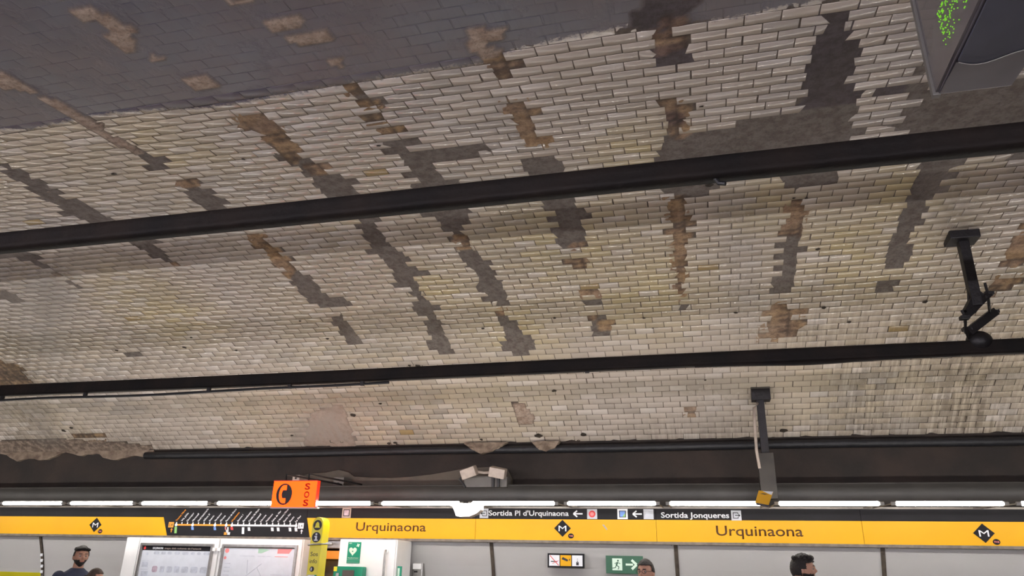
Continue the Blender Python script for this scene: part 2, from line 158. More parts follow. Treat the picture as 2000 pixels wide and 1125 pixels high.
def obj(name, bm, m, parent=None, world=True, smooth=False):
    """link a bmesh given in world coordinates as one object (re-based on its parent)"""
    bmesh.ops.recalc_face_normals(bm, faces=bm.faces[:])
    me = bpy.data.meshes.new(name)
    root = parent
    off = Vector((0, 0, 0))
    chain = parent
    while chain is not None and world:
        off += chain.location; chain = chain.parent
    if world:
        for v in bm.verts: v.co -= off
    bm.to_mesh(me); bm.free()
    if smooth:
        for p in me.polygons: p.use_smooth = True
    for mm in (m if isinstance(m, (list, tuple)) else [m]): me.materials.append(mm)
    o = bpy.data.objects.new(name, me); COL.objects.link(o)
    if parent is not None: o.parent = parent
    return o

def obj_each(name, bm, m, parent, smooth=False, label=None):
    """every connected piece of the bmesh becomes a part of its own"""
    left = set(bm.verts); out = []
    groups = []
    while left:
        st = [left.pop()]; g = set(st)
        while st:
            v = st.pop()
            for e in v.link_edges:
                w = e.other_vert(v)
                if w not in g: g.add(w); left.discard(w); st.append(w)
        groups.append(g)
    for g in groups:
        b2 = bmesh.new(); mp = {v: b2.verts.new(v.co) for v in g}
        for f in set(f for v in g for f in v.link_faces): b2.faces.new([mp[v] for v in f.verts])
        o = obj(name, b2, m, parent, smooth=smooth); out.append(o)
        if label: o['label'] = label
    bm.free()
    return out

def bevel_all(bm, w, seg=2):
    bmesh.ops.bevel(bm, geom=bm.edges[:], offset=w, segments=seg, profile=.7, affect='EDGES')

def box(bm, x0, x1, y0, y1, z0, z1, bev=0.0, mi=0):
    r = bmesh.ops.create_cube(bm, size=1.0)
    for v in r['verts']:
        v.co = Vector(((x0 + x1) / 2 + v.co.x * (x1 - x0), (y0 + y1) / 2 + v.co.y * (y1 - y0), (z0 + z1) / 2 + v.co.z * (z1 - z0)))
    fs = set(f for v in r['verts'] for f in v.link_faces)
    for f in fs: f.material_index = mi
    if bev:
        es = list(set(e for v in r['verts'] for e in v.link_edges))
        bmesh.ops.bevel(bm, geom=es, offset=bev, segments=2, profile=.7, affect='EDGES')
    return bm

def B(*a, **k):
    return box(bmesh.new(), *a, **k)

def tube(bm, pts, r, seg=12, cap=True, round_ends=False):
    pts = [Vector(p) for p in pts]; n = len(pts)
    rs = r if isinstance(r, (list, tuple)) else [r] * n
    rings = []
    up = Vector((0, 0, 1))
    for i, p in enumerate(pts):
        d = (pts[min(i + 1, n - 1)] - pts[max(i - 1, 0)]).normalized()
        a = up if abs(d.dot(up)) < .95 else Vector((1, 0, 0))
        u = d.cross(a).normalized(); w = d.cross(u).normalized()
        rings.append([bm.verts.new(p + (u * math.cos(2 * PI * k / seg) + w * math.sin(2 * PI * k / seg)) * rs[i]) for k in range(seg)])
    for i in range(n - 1):
        for k in range(seg):
            bm.faces.new((rings[i][k], rings[i][(k + 1) % seg], rings[i + 1][(k + 1) % seg], rings[i + 1][k]))
    if cap:
        bm.faces.new(rings[0][::-1]); bm.faces.new(rings[-1])
    return bm

def beam(bm, p, q, w):
    p = Vector(p); q = Vector(q); d = (q - p); L = d.length
    M4 = Matrix.Translation((p + q) / 2) @ d.to_track_quat('X', 'Z').to_matrix().to_4x4()
    r = bmesh.ops.create_cube(bm, size=1, matrix=M4 @ Matrix.Diagonal((L, w, w, 1)))
    return bm

def prism(bm, poly, y, th):
    """polygon given in (x, z), front at y-th, back at y"""
    a = [bm.verts.new((x, y - th, z)) for x, z in poly]
    b = [bm.verts.new((x, y, z)) for x, z in poly]
    n = len(a)
    bm.faces.new(a); bm.faces.new(b[::-1])
    for i in range(n): bm.faces.new((a[i], a[(i + 1) % n], b[(i + 1) % n], b[i]))
    return bm

def flat(name, polys, m, parent, y, th=.002):
    bm = bmesh.new()
    for i, p in enumerate(polys): prism(bm, p, y, th + min(i, 9) * .00015)
    return obj(name, bm, m, parent)

def rect(x0, x1, z0, z1): return [(x0, z0), (x1, z0), (x1, z1), (x0, z1)]
def ell(cx, cz, rx, rz, n=28, a0=0, a1=2 * PI): return [(cx + rx * math.cos(a0 + (a1 - a0) * i / n), cz + rz * math.sin(a0 + (a1 - a0) * i / n)) for i in range(n)]
def stroke(p, q, w):
    p = Vector(p); q = Vector(q); d = (q - p).normalized(); n = Vector((-d.y, d.x)) * w / 2
    return [tuple(p + n), tuple(p - n), tuple(q - n), tuple(q + n)]

def text(name, s, m, parent, x0, x1, zb, h, y, bold=.0, rot=0.0, th=.0015, fit=True, spacing=1.0, ry=None):
    """lettering standing on the plane y, from x0 to x1, baseline zb, cap height h"""
    cu = bpy.data.curves.new(name, 'FONT'); cu.body = s; cu.size = 1.0; cu.offset = bold; cu.extrude = .0; cu.resolution_u = 3
    cu.space_character = spacing
    t = bpy.data.objects.new(name + '_tmp', cu); COL.objects.link(t)
    dg = bpy.context.evaluated_depsgraph_get()
    me = bpy.data.meshes.new_from_object(t.evaluated_get(dg))
    bpy.data.objects.remove(t); bpy.data.curves.remove(cu)
    bm = bmesh.new(); bm.from_mesh(me); bpy.data.meshes.remove(me)
    xs = [v.co.x for v in bm.verts]; mn, mxx = min(xs), max(xs)
    sz = h / .729
    sx = (x1 - x0) / (mxx - mn) if fit else sz
    if rot:
        ca, sa = math.cos(rot), math.sin(rot)
        for v in bm.verts:
            a, b = (v.co.x - mn) * sx, v.co.y * sz
            v.co = Vector((x0 + a * ca - b * sa, y - th, zb + a * sa + b * ca))
    else:
        for v in bm.verts: v.co = Vector((x0 + (v.co.x - mn) * sx, y - th, zb + v.co.y * sz))
    r = bmesh.ops.extrude_face_region(bm, geom=bm.faces[:])
    for g in r['geom']:
        if isinstance(g, bmesh.types.BMVert): g.co.y += th
    if ry is not None: ry(bm)
    return obj(name, bm, m, parent)

# ---------------------------------------------------------------- the vault profile
PA = (2.9503566, -0.40363971, -0.90972304, -0.2952968)
def _z(Y):
    t = (Y - 6) / 4
    return PA[0] + PA[1] * t + PA[2] * t * t + PA[3] * t ** 3
def _dz(Y):
    t = (Y - 6) / 4
    return (PA[1] + 2 * PA[2] * t + 3 * PA[3] * t * t) / 4
YT = np.linspace(9.62, -3.0, 12621)
_s0, _z0 = _dz(2.3), _z(2.3)
ZT = np.where(YT < 2.3, _z0 - (2.3 - YT) * _s0 - 0.055 * (2.3 - YT) ** 2, _z(YT)) + 1.6
ST = np.concatenate([[0], np.cumsum(np.hypot(np.diff(YT), np.diff(ZT)))])
def vault(x, s, h=0.0):
    """point on the vault, h metres below its surface (into the room)"""
    s = np.asarray(s, float); x = np.asarray(x, float)
    Y = np.interp(s, ST, YT); Z = np.interp(s, ST, ZT)
    e = .02
    dY = np.interp(s + e, ST, YT) - np.interp(s - e, ST, YT); dZ = np.interp(s + e, ST, ZT) - np.interp(s - e, ST, ZT)
    # extrapolate at the ends
    L = np.hypot(dY, dZ) + 1e-9
    ny, nz = dZ / L, -dY / L            # rotate tangent so that it points into the room
    sgn = np.where(nz > 0, -1, 1)
    ny, nz = ny * sgn, nz * sgn
    return np.stack([x + 0 * s, Y + ny * h, Z + nz * h], -1)

def inside(poly, X, S):
    P = np.asarray(poly, float); r = np.zeros(X.shape, bool)
    m = (X >= P[:, 0].min()) & (X <= P[:, 0].max()) & (S >= P[:, 1].min()) & (S <= P[:, 1].max())
    if not m.any(): return r
    x, s = X[m], S[m]; q = np.zeros(x.shape, bool)
    j = len(P) - 1
    for i in range(len(P)):
        xi, si = P[i]; xj, sj = P[j]
        c = ((si > s) != (sj > s)) & (x < (xj - xi) * (s - si) / ((sj - si) or 1e-9) + xi)
        q ^= c; j = i
    r[m] = q
    return r

def dist(poly, X, S):
    P = np.asarray(poly, float); d = np.full(X.shape, 9.0)
    for i in range(len(P)):
        a, b = P[i - 1], P[i]; ab = b - a; L = (ab ** 2).sum() or 1e-9
        t = np.clip(((X - a[0]) * ab[0] + (S - a[1]) * ab[1]) / L, 0, 1)
        d = np.minimum(d, np.hypot(X - a[0] - t * ab[0], S - a[1] - t * ab[1]))
    return d

def soft(poly, X, S, w=.15):
    P = np.asarray(poly, float); out = np.zeros(X.shape)
    m = (X >= P[:, 0].min() - w) & (X <= P[:, 0].max() + w) & (S >= P[:, 1].min() - w) & (S <= P[:, 1].max() + w)
    if not m.any(): return out
    x, s = X[m], S[m]; d = dist(poly, x, s); i = inside(poly, x, s)
    sd = np.where(i, d, -d)
    out[m] = np.clip(sd / w * .5 + .5, 0, 1)
    return out

def vnoise(X, S, sc, seed):
    """smooth value noise for laying out tints tile by tile"""
    g = np.random.default_rng(seed).random((96, 96))
    u, v = X * sc + 40.3, S * sc + 20.7
    i, j = np.floor(u).astype(int), np.floor(v).astype(int); fu, fv = u - i, v - j
    fu = fu * fu * (3 - 2 * fu); fv = fv * fv * (3 - 2 * fv)
    G = lambda a, b: g[a % 96, b % 96]
    return (G(i, j) * (1 - fu) + G(i + 1, j) * fu) * (1 - fv) + (G(i, j + 1) * (1 - fu) + G(i + 1, j + 1) * fu) * fv

def fields(X, S):
    sm = np.zeros(X.shape); gr = np.zeros(X.shape)
    for p, w in SMEAR: sm = np.maximum(sm, soft(p, X, S, .22) * min(1, w * 1.25))
    for p, w in GRIME: gr = np.maximum(gr, soft(p, X, S, .5) * w)
    PX = np.array(PAINT); edge = np.interp(X, PX[:, 0], PX[:, 1])
    pt = np.clip((S - edge) / .6 + .5, 0, 1)
    return sm, gr, pt

def mesh_np(name, V, F, mats, attrs, uv=None, parent=None, smooth=False):
    me = bpy.data.meshes.new(name)
    me.vertices.add(len(V)); me.vertices.foreach_set('co', np.ascontiguousarray(V, np.float32).ravel())
    F = np.asarray(F, np.int32); n = len(F)
    me.loops.add(n * 4); me.loops.foreach_set('vertex_index', F.ravel())
    me.polygons.add(n); me.polygons.foreach_set('loop_start', np.arange(0, n * 4, 4, dtype=np.int32))
    me.update(calc_edges=True)
    for k, a in attrs.items():
        if a.ndim == 2:
            at = me.attributes.new(k, 'FLOAT_COLOR', 'POINT'); at.data.foreach_set('color', np.concatenate([a, np.ones((len(a), 1))], 1).astype(np.float32).ravel())
        else:
            at = me.attributes.new(k, 'FLOAT', 'POINT'); at.data.foreach_set('value', a.astype(np.float32))
    me.validate()
    for m in mats: me.materials.append(m)
    if smooth: me.polygons.foreach_set('use_smooth', np.ones(n, bool))
    o = bpy.data.objects.new(name, me); COL.objects.link(o)
    if parent: o.parent = parent
    return o

def vault_material(name, is_tile):
    m = bpy.data.materials.new(name); m.use_nodes = True
    nt = m.node_tree; N = nt.nodes; L = nt.links; b = N['Principled BSDF']
    def at(n):
        a = N.new('ShaderNodeAttribute'); a.attribute_name = n; return a
    def noise(vec, sc, det=4, rough=.6):
        x = N.new('ShaderNodeTexNoise'); x.inputs['Scale'].default_value = sc; x.inputs['Detail'].default_value = det; x.inputs['Roughness'].default_value = rough
        L.new(vec, x.inputs['Vector']); return x.outputs[0]
    def math_(op, a, c, cl=False):
        x = N.new('ShaderNodeMath'); x.operation = op; x.use_clamp = cl
        for i, q in enumerate((a, c)):
            if isinstance(q, (int, float)): x.inputs[i].default_value = q
            else: L.new(q, x.inputs[i])
        return x.outputs[0]
    def rng_(v, a, c, d=0., e=1.):
        x = N.new('ShaderNodeMapRange'); x.inputs[1].default_value = a; x.inputs[2].default_value = c; x.inputs[3].default_value = d; x.inputs[4].default_value = e
        L.new(v, x.inputs[0]); return x.outputs[0]
    def mix(f, a, c, mode='MIX'):
        x = N.new('ShaderNodeMix'); x.data_type = 'RGBA'; x.blend_type = mode
        for i, q in ((0, f), (6, a), (7, c)):
            if isinstance(q, (int, float)): x.inputs[i].default_value = q
            elif isinstance(q, tuple): x.inputs[i].default_value = (*q, 1)
            else: L.new(q, x.inputs[i])
        return x.outputs[2]
    pos = N.new('ShaderNodeTexCoord').outputs['Object']
    mp = N.new('ShaderNodeMapping'); L.new(pos, mp.inputs[0]); mp.inputs['Scale'].default_value = (13, .8, .8)   # streaks running down the curve
    streak = noise(mp.outputs[0], 2.2, 5)
    n1 = noise(pos, 14, 6); n2 = noise(pos, 2.3, 6); n3 = noise(pos, 45, 4)
    col = at('tint').outputs['Color']
    # faint wear and dust
    col = mix(rng_(n2, .45, .75, 0, .30), col, (.30, .25, .19) if is_tile else (.10, .085, .07))
    if not is_tile:
        col = mix(rng_(n1, .42, .62, 0, .65), col, mix(1.0, col, (.50, .42, .38), 'MULTIPLY'))
        col = mix(rng_(n3, .5, .7, 0, .5), col, (.05, .04, .035))
    sm = at('smear').outputs['Fac']; sm = math_('MULTIPLY', sm, rng_(streak, .3, .6, .75, 1.15), True)
    col = mix(sm, col, (.33, .29, .25))
    gr = at('grime').outputs['Fac']
    g = math_('MULTIPLY', gr, rng_(streak, .40, .54, 0, 1.0) if is_tile else 1.3, True)
    g = math_('MULTIPLY', g, rng_(n1, .3, .55, .35, 1), True)
    col = mix(g, col, (.085, .060, .036) if is_tile else (.028, .02, .014))
    pt = at('paint').outputs['Fac']
    nn = math_('ADD', math_('MULTIPLY', math_('SUBTRACT', n1, .5), .16), math_('MULTIPLY', math_('SUBTRACT', n3, .5), .20))
    pm = rng_(math_('ADD', pt, nn), .47, .53)
    pcol = mix(rng_(n2, .38, .62), (.088, .076, .096), (.130, .104, .112))
    pcol = mix(rng_(noise(pos, 1.1, 4), .45, .7, 0, .7), pcol, (.110, .122, .158))
    pcol = mix(rng_(streak, .55, .72, 0, .5), pcol, (.06, .065, .085))
    if not is_tile: pm = math_('MULTIPLY', pm, at('painted').outputs['Fac'])
    col = mix(pm, col, pcol)
    L.new(col, b.inputs['Base Color'])
    if is_tile:
        r = math_('ADD', rng_(n2, .3, .7, .11, .26), math_('MULTIPLY', pm, .22)); r = math_('ADD', r, math_('MULTIPLY', math_('MAXIMUM', sm, g), .25), True)
        L.new(r, b.inputs['Roughness'])
    else: L.new(math_('SUBTRACT', .8, math_('MULTIPLY', pm, .42)), b.inputs['Roughness'])
    bp = N.new('ShaderNodeBump'); bp.inputs['Strength'].default_value = .03 if is_tile else .7; bp.inputs['Distance'].default_value = .01
    L.new(noise(pos, 6 if is_tile else 24, 5), bp.inputs['Height']); L.new(bp.outputs[0], b.inputs['Normal'])
    return m
M['tile'] = vault_material('glazed_vault_tiles', True)
M['bed'] = vault_material('vault_mortar_bed', False)

# ---------------------------------------------------------------- ceiling: mortar bed
def build_bed():
    xs = np.concatenate([[-22, -18], np.arange(-14, 6.001, .04), [9, 14]]); ss = np.concatenate([np.arange(0, 9.001, .04), np.arange(9.3, 13.42, .3)])
    X, S = np.meshgrid(xs, ss, indexing='ij'); shp = X.shape; X = X.ravel(); S = S.ravel()
    tint = np.tile(np.array([.135, .108, .086]), (len(X), 1)); h = np.zeros(len(X)); painted = np.ones(len(X))
    h += (vnoise(X, S, 9, 4) - .5) * .002
    for p in GREY:
        w = inside(p, X, S) | (dist_small(p, X, S) < .05)
        tint[w] = (.185, .158, .138); h[w] = .002; painted[w] = .0
    for p in ORANGE:
        w = inside(p, X, S) | (dist_small(p, X, S) < .04)
        r = np.floor(S[w] / .0964); cu = np.mod(X[w] + 13.8 - (r % 2) * .1, .1) / .1 - .5; cv = S[w] / .0964 - r - .5   # one pad of bedding behind each lost half tile
        k = np.clip((np.hypot(cu, cv) * 2 - .55 + (vnoise(X[w], S[w], 9, 8) - .5) * 1.3) * 1.6, 0, 1)[:, None]
        pk = vnoise(X[w] * 2.1, S[w] * 4.3, 2.3, 12)[:, None]
        pad = np.array([.48, .315, .155]) * (1 - pk) + np.array([.40, .27, .185]) * pk
        tint[w] = pad * (1 - k * .8) + np.array([.05, .034, .028]) * k * .8; h[w] = .004 * (1 - k[:, 0]); painted[w] = 0
    for p in BEIGE:
        w = inside(p, X, S) | (dist_small(p, X, S) < .02)
        tint[w] = (.44, .34, .265); h[w] = .008 + vnoise(X[w], S[w], 10, 6) * .004; painted[w] = 0
    w = S > 9.0; tint[w] = (.10, .085, .09)
    up = GREY_UP(X, S); tint[up] *= np.array([.50, .47, .58]) * (.8 + .6 * vnoise(X[up], S[up], 1.4, 3))[:, None]
    sm, gr, pt = fields(X, S)
    V = vault(X, S, h)
    n, m_ = shp; idx = np.arange(n * m_).reshape(shp)
    F = np.stack([idx[:-1, :-1], idx[1:, :-1], idx[1:, 1:], idx[:-1, 1:]], -1).reshape(-1, 4)
    o = mesh_np('ceiling', V, F, [M['bed']], dict(tint=tint, smear=sm, grime=gr, paint=pt, painted=painted), smooth=True)
    tag(o, kind='structure')
    return o
def dist_small(p, X, S):
    P = np.asarray(p, float); out = np.full(X.shape, 9.0)
    m = (X >= P[:, 0].min() - .1) & (X <= P[:, 0].max() + .1) & (S >= P[:, 1].min() - .1) & (S <= P[:, 1].max() + .1)
    if m.any(): out[m] = dist(p, X[m], S[m])
    return out
def tint_flag(X, S):
    r = np.zeros(X.shape, bool)
    for p in GREY: r |= dist_small(p, X, S) < .05
    for p in GREY: r |= inside(p, X, S)
    return r
def GREY_UP(X, S):
    # darker, bluer mortar in the open patches near the crown on the right
    return (S > 5.35) & (X > -.3) & (X < 1.45) & (S < 9) & (tint_flag(X, S))
ceiling = build_bed()

# ---------------------------------------------------------------- ceiling: glazed tiles, each a bevelled piece
def build_tiles():
    W, RH, G_, T = .2, .0964, .0064, .0036
    NC = 10
    x0, x1 = -13.8, 6.0; rows = int(9.0 / RH)
    gone = GREY + ORANGE + BEIGE
    P = []  # pieces: xa, xb, s0, s1, sa(jag), sb
    for r in range(rows):
        off = (r % 2) * .1 + rng.normal(0, .008)
        n = int((x1 - x0) / W); xa = x0 + off + np.arange(n) * W
        cx = xa[:, None] + (np.arange(NC) + .5) / NC * W
        kill = np.zeros(cx.shape, bool)
        for q in (.2, .5, .8):
            k = np.zeros(cx.shape, int)
        X = np.repeat(cx[:, :, None], 3, 2); S = np.broadcast_to((r + np.array([.22, .5, .78])) * RH, X.shape)
        K = np.zeros(X.shape, bool)
        for p in gone: K |= inside(p, X, S)
        kill = K.sum(2) >= 2
        for i in range(n):
            k = kill[i]
            if not k.any(): P.append((xa[i] + G_ / 2, xa[i] + W - G_ / 2, r, 0, 0, i)); continue
            if k.all() or k.sum() >= 7: continue
            if k.sum() <= 2: P.append((xa[i] + G_ / 2, xa[i] + W - G_ / 2, r, 0, 0, i)); continue
            j = 0
            while j < NC:
                if k[j]: j += 1; continue
                e = j
                while e < NC and not k[e]: e += 1
                if e - j >= 2:
                    P.append((xa[i] + max(j * W / NC, G_ / 2), xa[i] + min(e * W / NC, W - G_ / 2), r, rng.normal(0, .012) if j > 0 else 0, rng.normal(0, .012) if e < NC else 0, i))
                j = e
    P = np.array(P); n = len(P)
    xa, xb, r, ja, jb, ci = P.T
    s0 = r * RH + G_ * .45; s1 = (r + 1) * RH - G_ * .45
    # small settlement of every tile
    key = (r * 977 + ci).astype(int)
    hsh = lambda k: np.modf(np.abs(np.sin(key * 12.9898 + k * 78.233) * 43758.5453))[0]
    ds = (hsh(1) - .5) * .0024; s0 = s0 + ds; s1 = s1 + ds
    flat_ = np.where(s0 > 6.42, .10, 1.0)   # thick paint has levelled the tiles near the crown
    xa = xa + np.where(hsh(11) < .05, .005, 0); s0 = s0 + np.where(hsh(12) < .04, .004, 0)   # gaps that have opened
    lift = (T + (hsh(2) - .5) * .0018) * flat_; ta = (hsh(3) - .5) * .0030 * flat_; tb = (hsh(4) - .5) * .0018 * flat_
    cx = (xa + xb) / 2; cs = (s0 + s1) / 2
    # tint
    hol = np.zeros(n, bool)
    base = np.tile(np.array([.520, .455, .392]), (n, 1)); v = hsh(5)
    base *= (0.90 + .14 * v)[:, None]
    yl = np.clip((vnoise(cx, cs, .55, 21) - .45) * 1.6, 0, 1) * .5
    for a, c, q in YELLOW: yl = np.maximum(yl, np.clip(1.25 - np.hypot((cx - a), (cs - c) * .8) / q, 0, 1))
    yl *= .45 + .55 * hsh(6)
    base = base * (1 - yl[:, None] * .9) + np.array([.53, .435, .235]) * yl[:, None] * .9
    gy = (vnoise(cx, cs, .9, 33) > .62) & (hsh(7) > .45); base[gy] *= np.array([.87, .89, .93])
    wt = hsh(8) > .90; base[wt] = base[wt] * .55 + np.array([.70, .65, .60]) * .45; 
    og = hsh(9) > .9985; base[og] = np.array([.38, .28, .14])
    dk = hsh(10) < .03; base[dk] *= .86
    bev = .0032; dh = .0022
    L = []
    cor = [(xa, s0, ja, -1), (xb, s0, jb, -1), (xb, s1, jb, 1), (xa, s1, ja, 1)]
    def ring(inset, dz):
        out = []
        for q, (x, s, j, sg) in enumerate(cor):
            sx = 1 if q in (0, 3) else -1; ss_ = 1 if q in (0, 1) else -1
            px = x + sx * inset + j * sg; ps = s + ss_ * inset
            hh = lift + ta * np.sign(-sx) + tb * np.sign(-ss_)
            hv = hh + dz * flat_ if dz is not None else np.full(n, -.004)
            out.append((px, ps, hv))
        return out
    R = [ring(0, None), ring(0, -dh), ring(bev, 0)]
    Vs = []; Xs = []; Ss = []
    for rg in R:
        for (px, ps, hv) in rg:
            Vs.append(vault(px, ps, hv)); Xs.append(px); Ss.append(ps)
    V = np.stack(Vs, 1).reshape(-1, 3); X = np.stack(Xs, 1).ravel(); S = np.stack(Ss, 1).ravel()
    f = []
    for a in (0, 4):
        for k in range(4): f.append([a + k, a + (k + 1) % 4, a + 4 + (k + 1) % 4, a + 4 + k])
    f.append([8, 9, 10, 11])
    F = (np.arange(n)[:, None, None] * 12 + np.array(f)[None]).reshape(-1, 4)
    tint = np.repeat(base, 12, 0)
    sm, gr, pt = fields(X, S)
    o = mesh_np('glazed_tiling', V, F, [M['tile']], dict(tint=tint, smear=sm, grime=gr, paint=pt), parent=ceiling)
    return o
build_tiles()

# small knocked-out holes and old drill holes in the tiling, ragged dark pits
bm = bmesh.new()
for k, (x, s, r) in enumerate(HOLES):
    rr = random.Random(k); n = 9
    q = [vault(x + math.cos(2 * PI * i / n) * r * rr.uniform(.6, 1.25), s + math.sin(2 * PI * i / n) * r * rr.uniform(.45, 1.0) * .9, .0105) for i in range(n)]
    c = bm.verts.new(vault(x, s, .004).tolist()); vs = [bm.verts.new(p.tolist()) for p in q]
    for i in range(n): bm.faces.new((c, vs[i], vs[(i + 1) % n]))
pits = obj('chipped_pits', bm, mat('dark_pit', (.035, .026, .018), .9, bump=.5), ceiling)

# ---------------------------------------------------------------- walls, floor
def sheet(name, prof, x0, x1, m, parent=None, nx=60, wob=0.0, kind='structure'):
    bm = bmesh.new(); rows = []
    for i in range(nx + 1):
        x = x0 + (x1 - x0) * i / nx
        rows.append([bm.verts.new((x, y + (random.random() - .5) * wob, z + (random.random() - .5) * wob)) for y, z in prof])
    for i in range(nx):
        for j in range(len(prof) - 1): bm.faces.new((rows[i][j], rows[i + 1][j], rows[i + 1][j + 1], rows[i][j + 1]))
    o = obj(name, bm, m, parent, smooth=True)
    if kind and not parent: o['kind'] = kind
    return o
zb = float(ZT[0])
wall = sheet('wall_far', [(9.60, zb + .02), (9.64, zb - .03), (9.68, zb - .10), (9.72, zb - .3), (9.73, zb - .6), (9.74, 2.2), (9.75, 1.0), (9.75, 0.0)], -22, 14, M['grime'], nx=260, wob=.018)
# lighter old render exposed low on the sooty wall: a real skin of render in front of it
rp = [(-6.05, 2.40), (-5.931, 2.562), (-5.799, 2.735), (-5.6, 2.80), (-5.483, 2.844), (-5.2, 2.86), (-5.007, 2.895), (-4.85, 2.86), (-4.758, 2.80), (-4.526, 2.785), (-4.2, 2.775), (-3.914, 2.79), (-3.6, 2.82), (-3.323, 2.862), (-3.1, 2.9), (-2.8, 2.91), (-2.531, 2.885), (-2.46, 2.75), (-2.453, 2.586), (-2.44, 2.40)]
rnd = obj('exposed_render', prism(bmesh.new(), rp, 9.72, .035), M['oldtile'], wall)
# ragged plaster lip left along the foot of the vault on the left
bm = bmesh.new(); pts = []
n = 60
for i in range(n + 1):
    x = -13 + (13 - 8.1) * i / n
    pts.append((x, zb - .07 + .05 * math.sin(i * .31 + 1) + .03 * math.sin(i * .83) - .025 * random.random()))
poly = pts + [(-8.1, zb + .02), (-13, zb + .02)]
obj('plaster_lip', prism(bm, poly, 9.66, .05), M['crust'], wall)

sheet('wall_near', [(-3.0, float(ZT[-1])), (-3.05, 1.5), (-3.05, 0)], -22, 14, M['panel'], nx=8)
fl = obj('floor', B(-22, 14, 6.0, 9.75, -.2, 0), M['floor']); fl['kind'] = 'structure'
fl = obj('floor', B(-22, 14, -3.05, 1.0, -.2, 0), M['floor']); fl['kind'] = 'structure'
fl = obj('floor', B(-22, 14, 1.0, 6.0, -1.25, -1.1), M['track']); fl['kind'] = 'structure'
for y in (1.0, 5.9):
    o = obj('trim_%d' % (1 if y == 1.0 else 2), B(-22, 14, y, y + .1, -1.1, -.2), M['floor']); o['kind'] = 'structure'

# cladding panels: enamelled sheets curving back under the sign band
SE = [-16.0, -13.8, -11.6, -9.30, -2.56, -.355, 1.835, 4.03, 6.2]
PP = [(9.10, 1.965), (9.11, 1.93), (9.135, 1.87), (9.175, 1.78), (9.225, 1.66), (9.28, 1.50), (9.33, 1.3), (9.38, 1.0), (9.42, .5), (9.43, 0.0)]
PP2 = [(y - .012, z) for y, z in PP]
labs = {-11.6: 'white wall panel with a yellow stripe, at the left edge of the photo', -9.30: 'long white wall panel behind the two people on the left and the map cabinet',
        -2.56: 'white wall panel holding the black-framed pictograms and green exit sign', -.355: 'white wall panel behind the dark-haired man in profile', 1.835: 'white wall panel at the right edge of the photo'}
spans = [(-16.0, -13.8), (-13.8, -11.6), (-11.6, -9.30), (-9.30, -5.02), (-4.45, -2.56), (-2.56, -.355), (-.355, 1.835), (1.835, 4.03), (4.03, 6.2)]
for a, b in spans:
    lab = labs.get(a, {-4.45: 'white wall panel right of the first-aid cabinet, with a grey intercom', 4.03: 'white wall panel beyond the right edge of the photo'}.get(a, 'white wall panel beyond the left edge of the photo'))
    t = empty('wall_panel', (a, 9.44, 0), lab, 'wall panel', 'white enamelled panels along the platform wall')
    bm = bmesh.new(); rows = []
    for x in (a + .02, b - .02):
        rows.append([bm.verts.new((x, y, z)) for y, z in PP])
    for j in range(len(PP) - 1): bm.faces.new((rows[0][j], rows[1][j], rows[1][j + 1], rows[0][j + 1]))
    bmesh.ops.solidify(bm, geom=bm.faces[:], thickness=.01)
    obj('enamel_sheet', bm, M['panel'], t, smooth=False)
    # metal strip covering the joint on its right side
    if b not in (-5.02,):
        bm = bmesh.new(); rows = []
        for x in (b - .022, b + .022): rows.append([bm.verts.new((x, y - .015, z)) for y, z in PP])
        for j in range(len(PP) - 1): bm.faces.new((rows[0][j], rows[1][j], rows[1][j + 1], rows[0][j + 1]))
        bmesh.ops.solidify(bm, geom=bm.faces[:], thickness=.012)
        s = obj('joint_strip', bm, M['seam'], t)
        bm = bmesh.new()
        for dx in (-.045, .045):
            bmesh.ops.create_uvsphere(bm, u_segments=8, v_segments=6, radius=.012, matrix=Matrix.Translation((b + dx, 9.10, 1.93)))
        obj_each('rivet', bm, M['alu'], s)
        if a == -11.6:
            bm = bmesh.new(); 
            for i in range(7):
                z = 1.66 - i * .075; yq = float(np.interp(-z, [-p[1] for p in PP], [p[0] for p in PP])); box(bm, b - .018, b + .018, yq - .034, yq - .024, z, z + .038)
            obj_each('sticker_square', bm, M['white'], s)
    if a <= -11.6:
        bm = bmesh.new(); zz = [1.44, 1.3, 1.15, 1.0]; yy_ = [float(np.interp(-z, [-p[1] for p in PP], [p[0] for p in PP])) - .014 for z in zz]
        rows = [[bm.verts.new((x, y, z)) for y, z in zip(yy_, zz)] for x in (a + .02, b - .03)]
        for j in range(3): bm.faces.new((rows[0][j], rows[1][j], rows[1][j + 1], rows[0][j + 1]))
        bmesh.ops.solidify(bm, geom=bm.faces[:], thickness=.004); obj('yellow_stripe', bm, M['lime'], t)

# the gap between the cabinets: bare ochre lining
t = empty('wall_recess_lining', (-4.73, 9.44, 0), 'stained ochre lining between the map cabinet and the first-aid cabinet', 'wall lining')
obj('lining', B(-5.0, -4.47, 9.40, 9.44, 0, 1.8), M['niche'], t)
obj('ochre_rail', B(-5.0, -4.47, 9.10, 9.40, 1.70, 1.80, bev=.01), M['orange_print'], t)
obj('metal_duct', B(-5.0, -4.47, 9.16, 9.42, 1.83, 1.93, bev=.01), M['alu'], t)

# ---------------------------------------------------------------- trough, hood and tubes
o = obj('trim_3', B(-22, 14, 9.04, 9.30, 2.322, 2.346, bev=.004), M['trough']); o['kind'] = 'structure'
o = sheet('trim_4', [(9.16, 2.335), (9.29, 2.36), (9.335, 2.44), (9.34, 2.60), (9.30, 2.622), (9.30, 2.635), (9.42, 2.64)], -22, 14, M['hood'], nx=40, wob=.004)
o = obj('trim_5', B(-22, 14, 9.02, 9.10, 1.925, 1.957, bev=.004), M['seam']); o['kind'] = 'structure'

